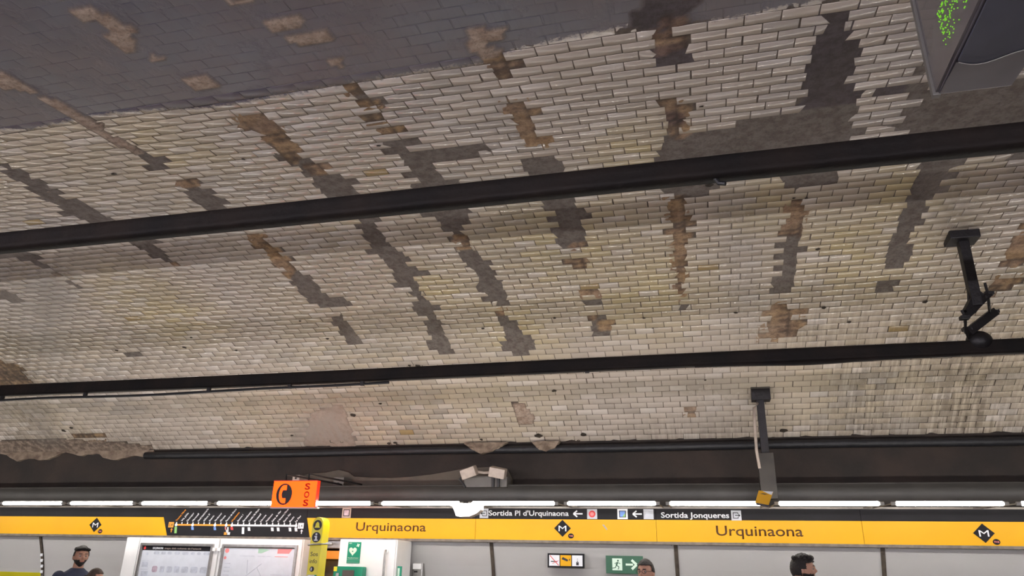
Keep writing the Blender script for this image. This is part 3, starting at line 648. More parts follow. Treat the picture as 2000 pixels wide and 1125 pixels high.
starts = [-16.64, -15.36, -14.08, -12.8, -11.52, -10.23, -8.946, -7.73, -6.49, -5.24, -4.02, -2.77, -1.555, -.36, .81, 2.036, 3.26, 4.5, 5.7]
starts[6:16] = [-8.93 + 1.219 * i for i in range(10)]
starts[:6] = [-8.93 - 1.219 * (6 - i) for i in range(6)]
starts[16:] = [-8.93 + 1.219 * (10 + i) for i in range(3)]
words = {6: 'fluorescent tube over the left yellow band, left of the line map', 7: 'fluorescent tube over the left half of the line map', 8: 'fluorescent tube ending behind the orange SOS sign',
         9: 'fluorescent tube just right of the orange SOS sign', 10: 'fluorescent tube left of the white plastic housing', 11: 'fluorescent tube right of the white plastic housing, over the Sortida Pl lettering',
         12: 'fluorescent tube above the exit arrow and red round icon', 13: 'fluorescent tube left of the small yellow hanging notice', 14: 'fluorescent tube right of the small yellow hanging notice', 15: 'fluorescent tube nearest the right edge of the photo',
         5: 'fluorescent tube cut by the left edge of the photo'}
def make_tube(x, y, z, m, lab, grp, L=1.05):
    t = empty('fluorescent_tube', (x, y, z), lab, 'tube light', grp)
    obj('glass_tube', tube(bmesh.new(), [(x, y, z), (x + .012, y, z), (x + L - .012, y, z), (x + L, y, z)], [.012, .022 if y > 0 else .027, .022 if y > 0 else .027, .012], 14), m, t, smooth=True)
    bm = bmesh.new(); tube(bm, [(x - .04, y, z), (x, y, z)], .018, 12); tube(bm, [(x + L, y, z), (x + L + .04, y, z)], .018, 12)
    
    obj_each('end_socket', bm, M['cap'], t)
    if y > 0:
        for q in (x - .025, x + L + .025): obj('tube_bracket', beam(bmesh.new(), (q, y, z), (q, 9.034, 2.334), .010), M['trough'], t)
for i, x in enumerate(starts):
    lab = words.get(i, 'fluorescent tube beyond the %s edge of the photo' % ('left' if x < -5 else 'right'))
    make_tube(x * .887, 8.10, 2.300, M['tube'], lab, 'tubes above the far sign band', L=.938)
for i in range(14):
    make_tube(-11.5 + i * 1.25, -2.2, 2.45, M['tube_near'], 'fluorescent tube above the platform behind the camera', 'tubes above the near platform', L=1.15)
o = obj('trim_6', B(-22, 14, -2.4, -2.1, 2.32, 2.38), M['trough']); o['kind'] = 'structure'

# ---------------------------------------------------------------- sign band
ZB0, ZB1, ZB2 = 1.957, 2.197, 2.322
YF = 9.04
def logo(t, cx, cz, s=.102):
    d = flat('metro_logo', [[(cx - s, cz), (cx, cz - s * .95), (cx + s, cz), (cx, cz + s * .95)]], M['black'], t, YF, .003)
    text('logo_letter', 'M', M['white'], d, cx - s * .46, cx + s * .46, cz - s * .33, s * .66, YF - .003)
    e = flat('operator_badge', [ell(cx + s * 1.0, cz - s * .84, s * .34, s * .28)], M['black'], t, YF, .003)
    text('badge_letters', 'TMB', M['pink'], e, cx + s * .76, cx + s * 1.24, cz - s * .93, s * .18, YF - .003, bold=.03)
def exit_icon(t, cx, cz, s=.055, right=True):
    d = flat('exit_plaque', [rect(cx - s, cx + s, cz - s, cz + s)], M['whitegray'], t, YF, .003)
    k = 1 if right else -1; w = s * .13; y = YF - .003
    L = [stroke((cx - k * s * .6, cz + s * .55), (cx + k * s * .35, cz + s * .55), w), stroke((cx - k * s * .6, cz - s * .55), (cx + k * s * .35, cz - s * .55), w), stroke((cx - k * s * .6, cz + s * .6), (cx - k * s * .6, cz - s * .6), w),
         stroke((cx + k * s * .35, cz + s * .55), (cx + k * s * .35, cz + s * .28), w), stroke((cx + k * s * .35, cz - s * .55), (cx + k * s * .35, cz - s * .28), w),
         stroke((cx - k * s * .25, cz), (cx + k * s * .6, cz), w * 1.2), [(cx + k * s * .85, cz), (cx + k * s * .45, cz + s * .3), (cx + k * s * .45, cz - s * .3)]]
    flat('exit_pictogram', L, M['black'], d, y)
def arrow(t, x0, x1, cz, left=True):
    k = -1 if left else 1; a, b = (x1, x0) if left else (x0, x1); h = .035
    flat('direction_arrow', [stroke((a, cz), (b - k * .01, cz), .016), stroke((b, cz), (b - k * .045, cz + h), .016), stroke((b, cz), (b - k * .045, cz - h), .016)], M['white'], t, YF)
fas = [(-16.0, -13.8, 'sign band section beyond the left edge of the photo'), (-13.8, -11.4, 'sign band section beyond the left edge of the photo'), (-11.4, -7.2, 'left yellow and black sign band with one metro logo'),
       (-5.0, -2.75, 'yellow sign band reading Urquinaona, right of the yellow pillar'), (-2.75, -.56, 'yellow sign band with metro logo under the Sortida Pl lettering'), (-.56, 1.65, 'yellow sign band reading Urquinaona on the right'),
       (1.65, 4.03, 'yellow sign band with the rightmost metro logo'), (4.03, 6.2, 'sign band section beyond the right edge of the photo')]
for a, b, lab in fas:
    t = empty('sign_band', (a, YF, ZB0), lab, 'sign', 'yellow and black sign band sections')
    a_, b_ = a + .002, b - .002
    top = [(a_, ZB0), (b_, ZB0), (b_, ZB1), (a_, ZB1)]
    if b == -7.2: top = [(a_, ZB0), (-7.14, ZB0), (-7.245, ZB1), (a_, ZB1)]
    if a == -5.0: top = [(-4.985, ZB0), (b_, ZB0), (b_, ZB1), (-5.055, ZB1)]
    obj('yellow_band', prism(bmesh.new(), top, 9.10, .06), M['yellow'], t)
    bb = b_ if b != -7.2 else -7.245; aa = a_ if a != -5.0 else -5.055
    obj('black_band', prism(bmesh.new(), rect(aa, bb, ZB1 + .001, ZB2), 9.10, .061), M['black'], t)
    if a == -11.4: logo(t, -8.34, 2.088)
    if a == -2.75:
        logo(t, -1.664, 2.095); exit_icon(t, -2.645, 2.262, right=False)
        text('exit_lettering', "Sortida Pl d'Urquinaona", M['white'], t, -2.586, -1.588, 2.238, .062, YF, bold=.02)
        arrow(t, -1.53, -1.42, 2.262); d = flat('round_icon_plaque', [rect(-1.365, -1.245, 2.203, 2.315)], M['whitegray'], t, YF, .003)
        flat('red_ring', [ell(-1.305, 2.26, .040, .040)], M['red'], d, YF - .003); flat('ring_centre', [ell(-1.305, 2.26, .022, .022)], M['pink'], d, YF - .005)
        d = flat('picture_plaque', [rect(-1.005, -.885, 2.203, 2.318)], M['white'], t, YF, .003)
        flat('picture_frame', [rect(-.985, -.905, 2.222, 2.300)], M['blackink'], d, YF - .003); flat('picture', [rect(-.975, -.915, 2.230, 2.292)], M['blue'], d, YF - .005); flat('picture_corner', [[(-.945, 2.230), (-.915, 2.230), (-.915, 2.27)]], M['lgreen'], d, YF - .007)
        arrow(t, -.825, -.72, 2.262);  d = flat('blank_plaque', [rect(-.70, -.585, 2.203, 2.315)], M['whitegray'], t, YF, .003)
        flat('plaque_lines', [rect(-.68, -.60, z, z + .004) for z in (2.225, 2.245, 2.265, 2.285)], M['maproad'], d, YF - .003)
        flat('scratch', [[(-1.19, 2.14), (-1.165, 2.14), (-1.125, 2.085), (-1.14, 2.08)]], M['beige'], t, YF)
    if a == -5.0:
        text('station_name', 'Urquinaona', M['brownink'], t, -4.346, -3.395, 2.045, .108, YF, bold=.008)
        d = flat('picture_plaque', [rect(-4.56, -4.435, 2.20, 2.325)], M['beige'], t, YF, .003)
        flat('picture_frame', [rect(-4.54, -4.455, 2.22, 2.305)], M['blackink'], d, YF - .003); flat('picture', [rect(-4.53, -4.465, 2.23, 2.295)], M['mapmauve'], d, YF - .005)
    if a == -.56:
        text('exit_lettering', 'Sortida Jonqueres', M['white'], t, -.5, .264, 2.222, .062, YF, bold=.02)
        exit_icon(t, .342, 2.250)
    if a == -.56: text('station_name', 'Urquinaona', M['brownink'], t, .108, 1.036, 2.032, .112, YF, bold=.008)
    if a == 1.65: logo(t, 2.822, 2.082)
# line map section
t = empty('line_map_sign', (-6.1, YF, ZB0), 'black sign with the diagonal-labelled line map, above the map cabinet', 'sign')
obj('black_board', prism(bmesh.new(), [(-7.137, ZB0), (-4.988, ZB0), (-5.058, ZB1), (-5.058, ZB2), (-7.243, ZB2), (-7.243, ZB1)], 9.10, .062), M['black'], t)
y = YF - .002; zl = 2.098
ST_ = [('Trinitat Nova', 1), ('Via Júlia', 0), ('Llucmajor', 0), ('Maragall', 0), ('Guinardó | Hospital de Sant Pau', 0), ('Alfons X', 0), ('Joanic', 0), ('Verdaguer', 0), ('Girona', 0), ('Passeig de Gràcia', 0), ('Urquinaona', 1), ('Jaume I', 0), ('Barceloneta', 0), ('Ciutadella | Vila Olímpica', 0), ('Bogatell', 0), ('Llacuna', 0), ('Poblenou', 0), ('Selva de Mar', 0), ('El Maresme | Fòrum', 0), ('Besòs Mar', 0), ('Besòs', 0), ('La Pau', 0)]
xa, xb = -7.02, -5.20
px_ = [xa + (xb - xa) * i / 21 for i in range(22)]
flat('line_yellow', [rect(px_[0], px_[10], zl - .011, zl + .011)], M['orange_print'], t, y)
flat('line_white', [rect(px_[10], px_[21], zl - .011, zl + .011)], M['white'], t, y)
flat('station_ticks', [rect(x - .008, x + .008, zl + .011, zl + .034) for x in px_], M['white'], t, y)
flat('station_dots', [ell(px_[i], zl, .02, .02, 14) for i in (0, 3, 7, 9, 10, 21)], M['white'], t, y - .001, .003)
for i, (nm, hl) in enumerate(ST_):
    w = min(.0135 * len(nm) + .02, .21)
    text('station_label', nm, M['orange_print'] if hl else M['white'], t, px_[i] - .005, px_[i] - .005 + w, zl + .040, .024, YF - .003, bold=.02, rot=math.radians(52))
flat('line_end_badge', [rect(-7.14, -7.06, zl - .035, zl + .035)], M['orange_print'], t, y, .003)
text('badge_number', 'L4', M['black'], t, -7.125, -7.075, zl - .018, .036, y - .003)
flat('end_badge', [rect(-5.17, -5.09, zl - .035, zl + .035)], M['white'], t, y, .003)
text('badge_number', 'L4', M['black'], t, -5.155, -5.105, zl - .018, .036, y - .003)
def vb(i, h, m, dx=0): flat('transfer_mark', [[(px_[i] - .018 + dx, zl - .024), (px_[i] + .018 + dx, zl - .024), (px_[i] + .03 + dx, zl - .024 - h), (px_[i] - .006 + dx, zl - .024 - h)]], m, t, y)
vb(0, .085, M['lgreen']); vb(3, .04, M['blue']); vb(7, .04, M['blue']); vb(9, .035, M['pink']); vb(9, .075, M['white'], .02); vb(10, .035, M['red']); vb(12, .085, M['white'])
for i in (13, 17, 18, 20, 21): vb(i, .045, M['white'])
flat('connection_icon', [rect(-6.255, -6.215, 1.975, 2.01)], M['orange_print'], t, y); flat('connection_icon', [rect(-6.205, -6.165, 1.975, 2.01)], M['white'], t, y)
for x, mm in ((-7.08, M['orange_print']), (-5.11, M['white'])):
    flat('end_arrow', [stroke((x, 2.0), (x, 2.04), .012), [(x - .02, 2.03), (x + .02, 2.03), (x, 2.055)]], mm, t, y)

# ---------------------------------------------------------------- map cabinet
t = empty('map_cabinet', (-6.1, 8.9, 0), 'tall white cabinet holding two backlit maps, under the line map', 'cabinet')
YC = 8.62
obj('cabinet_body', B(-7.40, -4.83, YC + .02, 9.08, 0, 1.915, bev=.006), M['cab'], t)
def door(x0, x1, lab):
    d = obj('cabinet_door', B(x0, x1, YC - .01, YC + .02, .1, 1.912, bev=.005), M['cab'], t)
    d['label'] = lab
    return d
obj('side_post', B(-7.395, -7.20, YC - .012, YC + .02, 0, 1.912, bev=.005), M['cab'], t)
def frame(x0, x1, z0, z1, w, d, m, y0):
    bm = bmesh.new()
    for r in (rect(x0, x1, z1 - w, z1), rect(x0, x1, z0, z0 + w), rect(x0, x0 + w, z0 + w, z1 - w), rect(x1 - w, x1, z0 + w, z1 - w)): prism(bm, r, y0, d)
    return bm
d = door(-7.19, -6.01, 'left map door with a black title bar and neighbourhood map')
obj('frame', frame(-7.15, -6.07, .5, 1.845, .03, .03, M['alu'], YC - .01), M['alu'], d)
pz = 1.815
p = flat('map_sheet', [rect(-7.12, -6.10, .53, pz)], M['poster'], d, YC - .012, .004)
yy = YC - .016
flat('title_bar', [rect(-7.12, -6.10, pz - .058, pz)], M['black'], p, yy); flat('title_logo', [ell(-7.09, pz - .03, .016, .02)], M['red'], p, yy - .002)
text('title', 'URQUINAONA', M['white'], p, -6.97, -6.81, pz - .042, .026, yy - .002, bold=.02)
text('subtitle', 'mapa dels voltants de l\'estació', M['beige'], p, -6.79, -6.25, pz - .040, .022, yy - .002)
rr = random.Random(3); blk = [[], []]
for r_ in range(7):
    x = -6.95 + rr.uniform(0, .03); z = pz - .10 - r_ * .125 + (.03 if r_ == 0 else 0); h = .035 if r_ == 0 else .075
    z -= .02 if r_ else 0
    while x < -6.18:
        w = rr.uniform(.06, .10); c = rr.uniform(.006, .016)
        q = [(x + c, z - h), (x + w - c, z - h), (x + w, z - h + c), (x + w, z - c), (x + w - c, z), (x + c, z), (x, z - c), (x, z - h + c)]
        blk[1 if (x < -6.82 and 0 < r_ < 3) or rr.random() < .12 else 0].append(q)
        x += w + rr.uniform(.022, .04)
for q in blk[0]: flat('city_block', [q], M['maproad'], p, yy)
for q in blk[1]: flat('city_block', [q], M['mapmauve'], p, yy)['label'] = 'mauve tinted block'
flat('side_legend', [rect(-7.10, -6.99, pz - .19, pz - .185), rect(-7.10, -6.99, pz - .29, pz - .285), rect(-7.09, -7.0, pz - .26, pz - .20), rect(-7.08, -6.98, pz - .40, pz - .31)], M['maproad'], p, yy)
flat('north_mark', [ell(-7.04, pz - .10, .016, .018)], M['maproad'], p, yy)
d = door(-5.99, -4.84, 'right map door with a pale network map and red corner tab')
obj('frame', frame(-5.94, -4.89, .5, 1.845, .028, .03, M['alu'], YC - .01), M['alu'], d)
p = flat('map_sheet', [rect(-5.915, -4.915, .53, pz)], M['poster'], d, YC - .012, .004)
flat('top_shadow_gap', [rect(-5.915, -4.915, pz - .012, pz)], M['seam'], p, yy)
flat('round_logo', [ell(-5.87, pz - .045, .028, .028)], M['pink'], p, yy); flat('round_logo', [ell(-5.885, pz - .13, .018, .018)], M['pink'], p, yy)
flat('red_tab', [[(-5.16, pz - .07), (-5.0, pz - .07), (-4.96, pz - .015), (-5.16, pz - .015)]], M['pink'], p, yy)
flat('green_tab', [[(-5.43, pz - .07), (-5.38, pz - .07), (-5.27, pz - .03), (-5.38, pz - .015), (-5.43, pz - .015)]], M['mapgreen'], p, yy)
flat('text_lines', [rect(-5.68, -5.47, pz - .108, pz - .102), rect(-5.43, -5.24, pz - .108, pz - .102)], M['maproad'], p, yy); flat('text_line', [rect(-5.19, -5.01, pz - .110, pz - .104)], M['pink'], p, yy)
L = []
for k in range(14):
    x = rr.uniform(-5.75, -4.95); z = rr.uniform(.7, pz - .18); L.append(stroke((x, z), (max(-5.8, min(-4.95, x + rr.uniform(-.3, .3))), max(.6, min(pz - .15, z + rr.uniform(-.3, .3)))), .006))
flat('network_lines', L, M['maproad'], p, yy)
flat('side_index', [rect(-5.88, -5.80, pz - .2 - k * .045, pz - .192 - k * .045) for k in range(14)], M['maproad'], p, yy)
bm = bmesh.new()
for x in (-6.045, -5.97): box(bm, x - .02, x + .02, YC - .05, YC - .01, 1.76, 1.80, bev=.006)
obj_each('door_catch', bm, M['whiteplastic'], t)

# ---------------------------------------------------------------- first-aid cabinet
t = empty('defibrillator_cabinet', (-3.96, 8.9, 0), 'white cabinet with a green heart sign and chrome handle, right of the yellow pillar', 'cabinet')
obj('cabinet_body', B(-4.335, -3.585, YC, 9.08, 0, 1.925, bev=.012), M['cab'], t)
d = obj('cabinet_door', B(-4.325, -3.60, YC - .02, YC - .001, .08, 1.92, bev=.006), M['cab'], t)
obj('handle', tube(bmesh.new(), [(-3.71, YC - .02, 1.81), (-3.71, YC - .055, 1.80), (-3.71, YC - .06, 1.76), (-3.71, YC - .06, 1.20), (-3.71, YC - .02, 1.17)], .012, 10), M['alu'], d, smooth=True)['label'] = 'chrome vertical handle'
obj('handle_mount', B(-3.735, -3.685, YC - .045, YC - .02, 1.775, 1.835, bev=.008), M['whiteplastic'], d)
y = YC - .021
s = flat('heart_sign', [rect(-4.215, -4.045, 1.652, 1.893)], M['green'], t, y, .004); s['label'] = 'green sign with a white heart'
y -= .004
hc = (-4.145, 1.79)
heart = [(hc[0] + .0033 * 16 * math.sin(a) ** 3 * .95, hc[1] + .0033 * (13 * math.cos(a) - 5 * math.cos(2 * a) - 2 * math.cos(3 * a) - math.cos(4 * a))) for a in [2 * PI * i / 36 for i in range(36)]]
h_ = flat('heart', [heart], M['mint'], s, y); flat('spark', [ell(hc[0], hc[1] - .004, .008, .008, 10)], M['green'], s, y - .002)
flat('plus', [stroke((-4.10, 1.845), (-4.062, 1.865), .013), stroke((-4.09, 1.873), (-4.073, 1.838), .013)], M['mint'], s, y)
text('caption', 'Desfibril·lador', M['mint'], s, -4.20, -4.06, 1.705, .014, y); text('small_caption', 'DEA', M['mint'], s, -4.20, -4.165, 1.872, .012, y)
flat('rule', [rect(-4.21, -4.05, 1.690, 1.692), rect(-4.21, -4.05, 1.665, 1.667)], M['mint'], s, y)
t = empty('defibrillator_box', (-4.13, 8.6, 1.2), 'green wall box with a grey window, below the heart sign', 'first aid box')
obj('box_body', B(-4.325, -3.945, 8.49, 8.598, 1.25, 1.615, bev=.02), M['green'], t)
obj('window', B(-4.20, -4.05, 8.482, 8.492, 1.33, 1.575, bev=.003), M['boxgrey'], t); obj('latch', B(-4.28, -4.24, 8.475, 8.492, 1.50, 1.54, bev=.006), M['alu'], t)
flat('yellow_sticker', [rect(-4.318, -4.275, 1.560, 1.610)], M['lime'], t, 8.489)

t = empty('green_notice', (-3.55, 8.67, 1.5), 'small green notice on the wall beside the first-aid cabinet', 'sign')
obj('plate', B(-3.582, -3.525, 8.66, 8.67, 1.50, 1.63), M['green'], t); obj('print', B(-3.575, -3.55, 8.655, 8.661, 1.52, 1.61), M['mint'], t)
obj('bracket', B(-3.582, -3.572, 8.67, 8.72, 1.55, 1.59), M['alu'], t)

t = empty('intercom', (-3.53, 9.33, 1.3), 'grey wall intercom on the panel right of the first-aid cabinet', 'intercom')
obj('housing', B(-3.59, -3.455, 9.17, 9.34, 1.35, 1.675, bev=.015), M['alu'], t); obj('cover', B(-3.58, -3.465, 9.14, 9.172, 1.60, 1.67, bev=.012), M['whiteplastic'], t)
obj('slot', B(-3.565, -3.52, 9.162, 9.17, 1.565, 1.58), M['black'], t)

# ---------------------------------------------------------------- yellow help pillar
t = empty('help_pillar', (-4.25, 8.1, 0), 'tall yellow help pillar with bell and info symbols', 'help point')
def pill(cx, w, y0, y1, z0, z1, n=12):
    P = [(cx - w, z0), (cx + w, z0)]
    for i in range(n + 1):
        a = PI * i / n; P.append((cx + w * math.cos(a), z1 - w * 1.25 + w * 1.25 * math.sin(a)))
    bm = prism(bmesh.new(), P, y1, y1 - y0); bevel_all(bm, .012, 2); return bm
CX = -4.285
obj('column', pill(CX, .068, 7.92, 8.08, 0, 2.135), M['pillar'], t)
y = 7.92
for (cz, nm) in ((2.045, 'bell_symbol'), (1.915, 'info_symbol')):
    d = flat(nm, [ell(CX, cz, .053, .056, 32)], M['blackink'], t, y, .003)
    if nm[0] == 'b':
        flat('bell', [[(CX - .035, cz - .028), (CX + .035, cz - .028), (CX + .025, cz - .012), (CX + .02, cz + .02), (CX, cz + .038), (CX - .02, cz + .02), (CX - .025, cz - .012)]], M['lime'], d, y - .003)
    else:
        flat('letter_i', [rect(CX - .011, CX + .011, cz - .035, cz + .012), rect(CX - .022, CX + .011, cz + .002, cz + .014), rect(CX - .024, CX + .024, cz - .038, cz - .026), ell(CX, cz + .032, .012, .012, 12)], M['white'], d, y - .003)
text('lettering', 'Sos', M['blackink'], t, CX - .048, CX + .042, 1.715, .046, y, bold=.0)
text('lettering', 'info', M['blackink'], t, CX - .050, CX + .042, 1.640, .046, y, bold=.0)
d = flat('phone_symbol', [ell(CX - .01, 1.578, .026, .028, 20)], M['blackink'], t, y, .003); flat('handset', [ell(CX - .017, 1.578, .007, .018, 12)], M['white'], d, y - .003)
obj('speaker_panel', B(CX - .058, CX + .03, 7.912, 7.925, 1.15, 1.52, bev=.004), M['alu'], t); obj('green_edge', B(CX + .03, CX + .055, 7.912, 7.925, 1.15, 1.52), M['green'], t)
obj('wire_hoop', tube(bmesh.new(), [(CX + .02 + .135 * math.cos(a), 8.00 + .135 * math.sin(a), 1.838 + .008 * math.cos(a)) for a in [2 * PI * i / 32 for i in range(33)]], .008, 8), M['alu'], t, smooth=True)['label'] = 'thin metal hoop around the pillar'
obj('hoop_clip', B(CX + .12, CX + .18, 7.93, 7.96, 1.84, 1.862, bev=.004), M['whiteplastic'], t)

# ---------------------------------------------------------------- orange SOS sign
t = empty('sos_sign', (-4.65, 8.02, 2.23), 'backlit orange SOS sign with a telephone symbol', 'sign')
obj('light_box', B(-4.934, -4.366, 7.95, 8.00, 2.244, 2.539, bev=.003), M['orange'], t)
obj('side_frame', B(-4.366, -4.356, 7.947, 8.006, 2.240, 2.545, bev=.002), M['orange_edge'], t); obj('top_frame', B(-4.936, -4.366, 7.947, 8.006, 2.538, 2.547), M['orange_edge'], t)
obj('lower_rail', B(-4.948, -4.335, 7.955, 8.006, 2.230, 2.244, bev=.003), M['whitegray'], t)
y = 7.95; cx, cz = -4.78, 2.390
d = flat('phone_disc', [ell(cx, cz, .103, .122, 40)], M['blackink'], t, y, .003)
arc = [(cx - .01 + .053 * math.cos(a), cz + .100 * math.sin(a)) for a in [PI * .56 + (PI * .88) * i / 14 for i in range(15)]]
arc2 = [(cx + .012 + .043 * math.cos(a), cz + .060 * math.sin(a)) for a in [PI * 1.36 - (PI * .72) * i / 14 for i in range(15)]]
flat('handset', [arc + arc2, rect(cx - .015, cx + .027, cz + .046, cz + .103), rect(cx - .015, cx + .027, cz - .103, cz - .046)], M['orange'], d, y - .003, .003)
for k, ch in enumerate('SOS'): text('letter', ch, M['redink'], t, -4.520, -4.452, 2.443 - k * .092, .072, y, bold=.03)
bm = bmesh.new()
for x in (-4.80, -4.50): tube(bm, [(x, 7.98, 2.545), (x, 7.98, 2.62), (x, 9.40, 2.66), (x, 9.44, 2.6)], .012, 8)
obj_each('support_arm', bm, M['iron'], t)

# ---------------------------------------------------------------- pictogram board and exit sign
t = empty('pictogram_board', (-1.62, 9.32, 1.66), 'black-framed board with three pictograms, left of the green exit sign', 'sign')
y = 9.115
obj('frame', B(-1.86, -1.42, y, y + .03, 1.655, 1.815, bev=.004), M['black'], t)
obj('bracket', B(-1.78, -1.50, y + .03, 9.38, 1.69, 1.72), M['alu'], t)
xs_ = [(-1.84, -1.715), (-1.705, -1.575), (-1.565, -1.44)]
a = flat('no_smoking_field', [rect(*xs_[0], 1.675, 1.795)], M['white'], t, y); 
flat('cigarette', [rect(-1.82, -1.74, 1.718, 1.728)], M['blackink'], a, y - .002); flat('red_slash', [stroke((-1.83, 1.79), (-1.725, 1.68), .008)], M['red'], a, y - .003); flat('red_slash', [stroke((-1.80, 1.70), (-1.725, 1.735), .005)], M['red'], a, y - .003)
a = flat('camera_field', [rect(*xs_[1], 1.675, 1.795)], M['yellow'], t, y); flat('camera', [[(-1.69, 1.75), (-1.62, 1.725), (-1.61, 1.745), (-1.675, 1.775)], stroke((-1.60, 1.735), (-1.59, 1.755), .01)], M['blackink'], a, y - .002)
a = flat('bottle_field', [rect(*xs_[2], 1.675, 1.795)], M['white'], t, y); flat('bottle', [rect(-1.515, -1.485, 1.685, 1.72), rect(-1.507, -1.493, 1.725, 1.735), rect(-1.505, -1.495, 1.75, 1.757)], M['blackink'], a, y - .002)
t = empty('exit_sign', (-.94, 9.32, 1.6), 'green emergency exit sign with running figure and arrow', 'sign')
obj('board', B(-1.165, -.735, y, y + .03, 1.605, 1.80, bev=.003), M['dgreen'], t); obj('bracket', B(-1.1, -.8, y + .03, 9.40, 1.69, 1.72), M['alu'], t)
a = flat('door_field', [rect(-1.09, -.975, 1.64, 1.77)], M['mint'], t, y)
fx, fz = -1.035, 1.70
flat('running_figure', [ell(fx + .012, fz + .045, .010, .011, 12), stroke((fx + .008, fz + .03), (fx - .008, fz - .005), .017), stroke((fx - .008, fz - .005), (fx + .022, fz - .022), .009), stroke((fx + .022, fz - .022), (fx + .012, fz - .05), .008),
     stroke((fx - .008, fz - .005), (fx - .02, fz - .032), .009), stroke((fx - .02, fz - .032), (fx - .055, fz - .038), .008), stroke((fx + .008, fz + .026), (fx + .038, fz + .012), .007), stroke((fx + .004, fz + .026), (fx - .028, fz + .012), .007)], M['dgreen'], a, y - .002)
flat('exit_arrow', [stroke((-.935, 1.705), (-.85, 1.705), .022), stroke((-.81, 1.705), (-.865, 1.755), .028), stroke((-.81, 1.705), (-.865, 1.655), .028)], M['mint'], t, y)

# ---------------------------------------------------------------- overhead bars
def bar(x0, x1, y, z, w, h, lab, name='overhead_bar', nx=120, seedx=0):
    """rigid overhead rail: broad head, web and narrow foot"""
    t = empty(name, (-4, y, z), lab, 'rail')
    pr = [(-w * .42, h * .5), (w * .42, h * .5), (w * .5, h * .40), (w * .48, h * .1), (w * .46, -h * .22), (w * .48, -h * .34), (w * .38, -h * .5), (-w * .38, -h * .5), (-w * .48, -h * .34), (-w * .46, -h * .22), (-w * .48, h * .1), (-w * .5, h * .40)]
    bm = bmesh.new(); rows = []
    for i in range(nx + 1):
        x = x0 + (x1 - x0) * i / nx; dz = .004 * math.sin(x * .7 + seedx)
        rows.append([bm.verts.new((x, y + a, z + b + dz)) for a, b in pr])
    n = len(pr)
    for i in range(nx):
        for k in range(n): bm.faces.new((rows[i][k], rows[i][(k + 1) % n], rows[i + 1][(k + 1) % n], rows[i + 1][k]))
    bm.faces.new(rows[0]); bm.faces.new(rows[-1][::-1])
    obj('rail_profile', bm, M['bar'], t, smooth=True)
    return t
up = bar(-16, 8, 3.33, 3.494, .10, .112, 'thick dark overhead rail, the upper of the two crossing the vault')
obj('hanging_tail', tube(bmesh.new(), [(.1585, 3.33, 3.45), (.18, 3.33, 3.415), (.21, 3.32, 3.405)], .012, 8), M['cable'], up)
lo = bar(-22, 10, 6.9, 3.497, .09, .125, 'dark overhead rail, the lower of the two crossing the vault', seedx=1.4)
bm = bmesh.new()
pt = [(x, 6.9, 3.43 - .015 - (.03 if x < -5 else .03 * max(0, (-3.2 - x) / 1.8)) + .008 * math.sin(x * 2.3)) for x in np.arange(-16, -3.0, .3)]
tube(bm, pt, .015, 8); obj('contact_wire', bm, M['cable'], lo)
bm = bmesh.new()
for x in (-10.5, -8.1, -6.9, -5.25, -4.25, -3.4): box(bm, x - .02, x + .02, 6.885, 6.915, 3.385, 3.44, bev=.004)
for x in (-1.02, .95, 1.2): box(bm, x - .02, x + .02, 6.885, 6.915, 3.42, 3.44, bev=.004)
obj_each('wire_clip', bm, M['iron'], lo)
bm = bmesh.new(); pts = [(x, 6.885, 3.445 - .020 * math.exp(-((x - 1.0) / .45) ** 2)) for x in np.arange(0, 2.3, .08)]
tube(bm, pts, .022, 8); obj('sagging_sleeve', bm, M['bar'], lo)

# hanger with turnbuckles, right
t = empty('ceiling_hanger', (2.36, 6.66, 4.46), 'dark steel hanger with clamps, dropping from the vault to the lower rail', 'hanger')
bm = bmesh.new(); box(bm, 2.25, 2.49, 6.55, 6.75, 4.40, 4.50, bev=.01); obj('anchor_plate', bm, M['iron'], t)
obj('post', B(2.335, 2.415, 6.62, 6.70, 3.80, 4.42, bev=.006), M['iron'], t)
obj('gusset', prism(bmesh.new(), [(2.30, 3.72), (2.36, 3.745), (2.475, 3.88), (2.415, 3.95), (2.335, 3.95)], 6.69, .03), M['iron'], t)
bm = bmesh.new(); beam(bm, (2.25, 6.62, 3.69), (2.50, 6.70, 3.92), .05); beam(bm, (2.28, 6.64, 3.74), (2.36, 6.66, 3.86), .06); obj_each('upper_crosspiece', bm, M['iron'], t)
bm = bmesh.new(); beam(bm, (2.33, 6.86, 3.63), (2.60, 6.94, 3.83), .07); obj('lower_crosspiece', bm, M['iron'], t)
bm = bmesh.new()
tube(bm, [(2.24, 6.62, 3.76), (2.26, 6.63, 3.70), (2.28, 6.75, 3.62), (2.33, 6.86, 3.58)], .012, 8); tube(bm, [(2.49, 6.70, 4.02), (2.495, 6.70, 3.92), (2.52, 6.8, 3.85), (2.56, 6.93, 3.80)], .012, 8)
obj_each('threaded_rod', bm, M['iron'], t)
bm = bmesh.new()
for p in ((2.25, 6.62, 3.69), (2.50, 6.70, 3.92), (2.33, 6.86, 3.66), (2.60, 6.94, 3.83)): box(bm, p[0] - .035, p[0] + .035, p[1] - .03, p[1] + .03, p[2] - .014, p[2] + .014)
obj_each('clamp_nut', bm, M['iron'], t)
bm = bmesh.new(); bmesh.ops.create_uvsphere(bm, u_segments=20, v_segments=12, radius=.1, matrix=Matrix.Translation((2.42, 6.9, 3.56)) @ Matrix.Diagonal((1.05, .8, .9, 1)))
obj('insulator', bm, M['iron'], t, smooth=True)

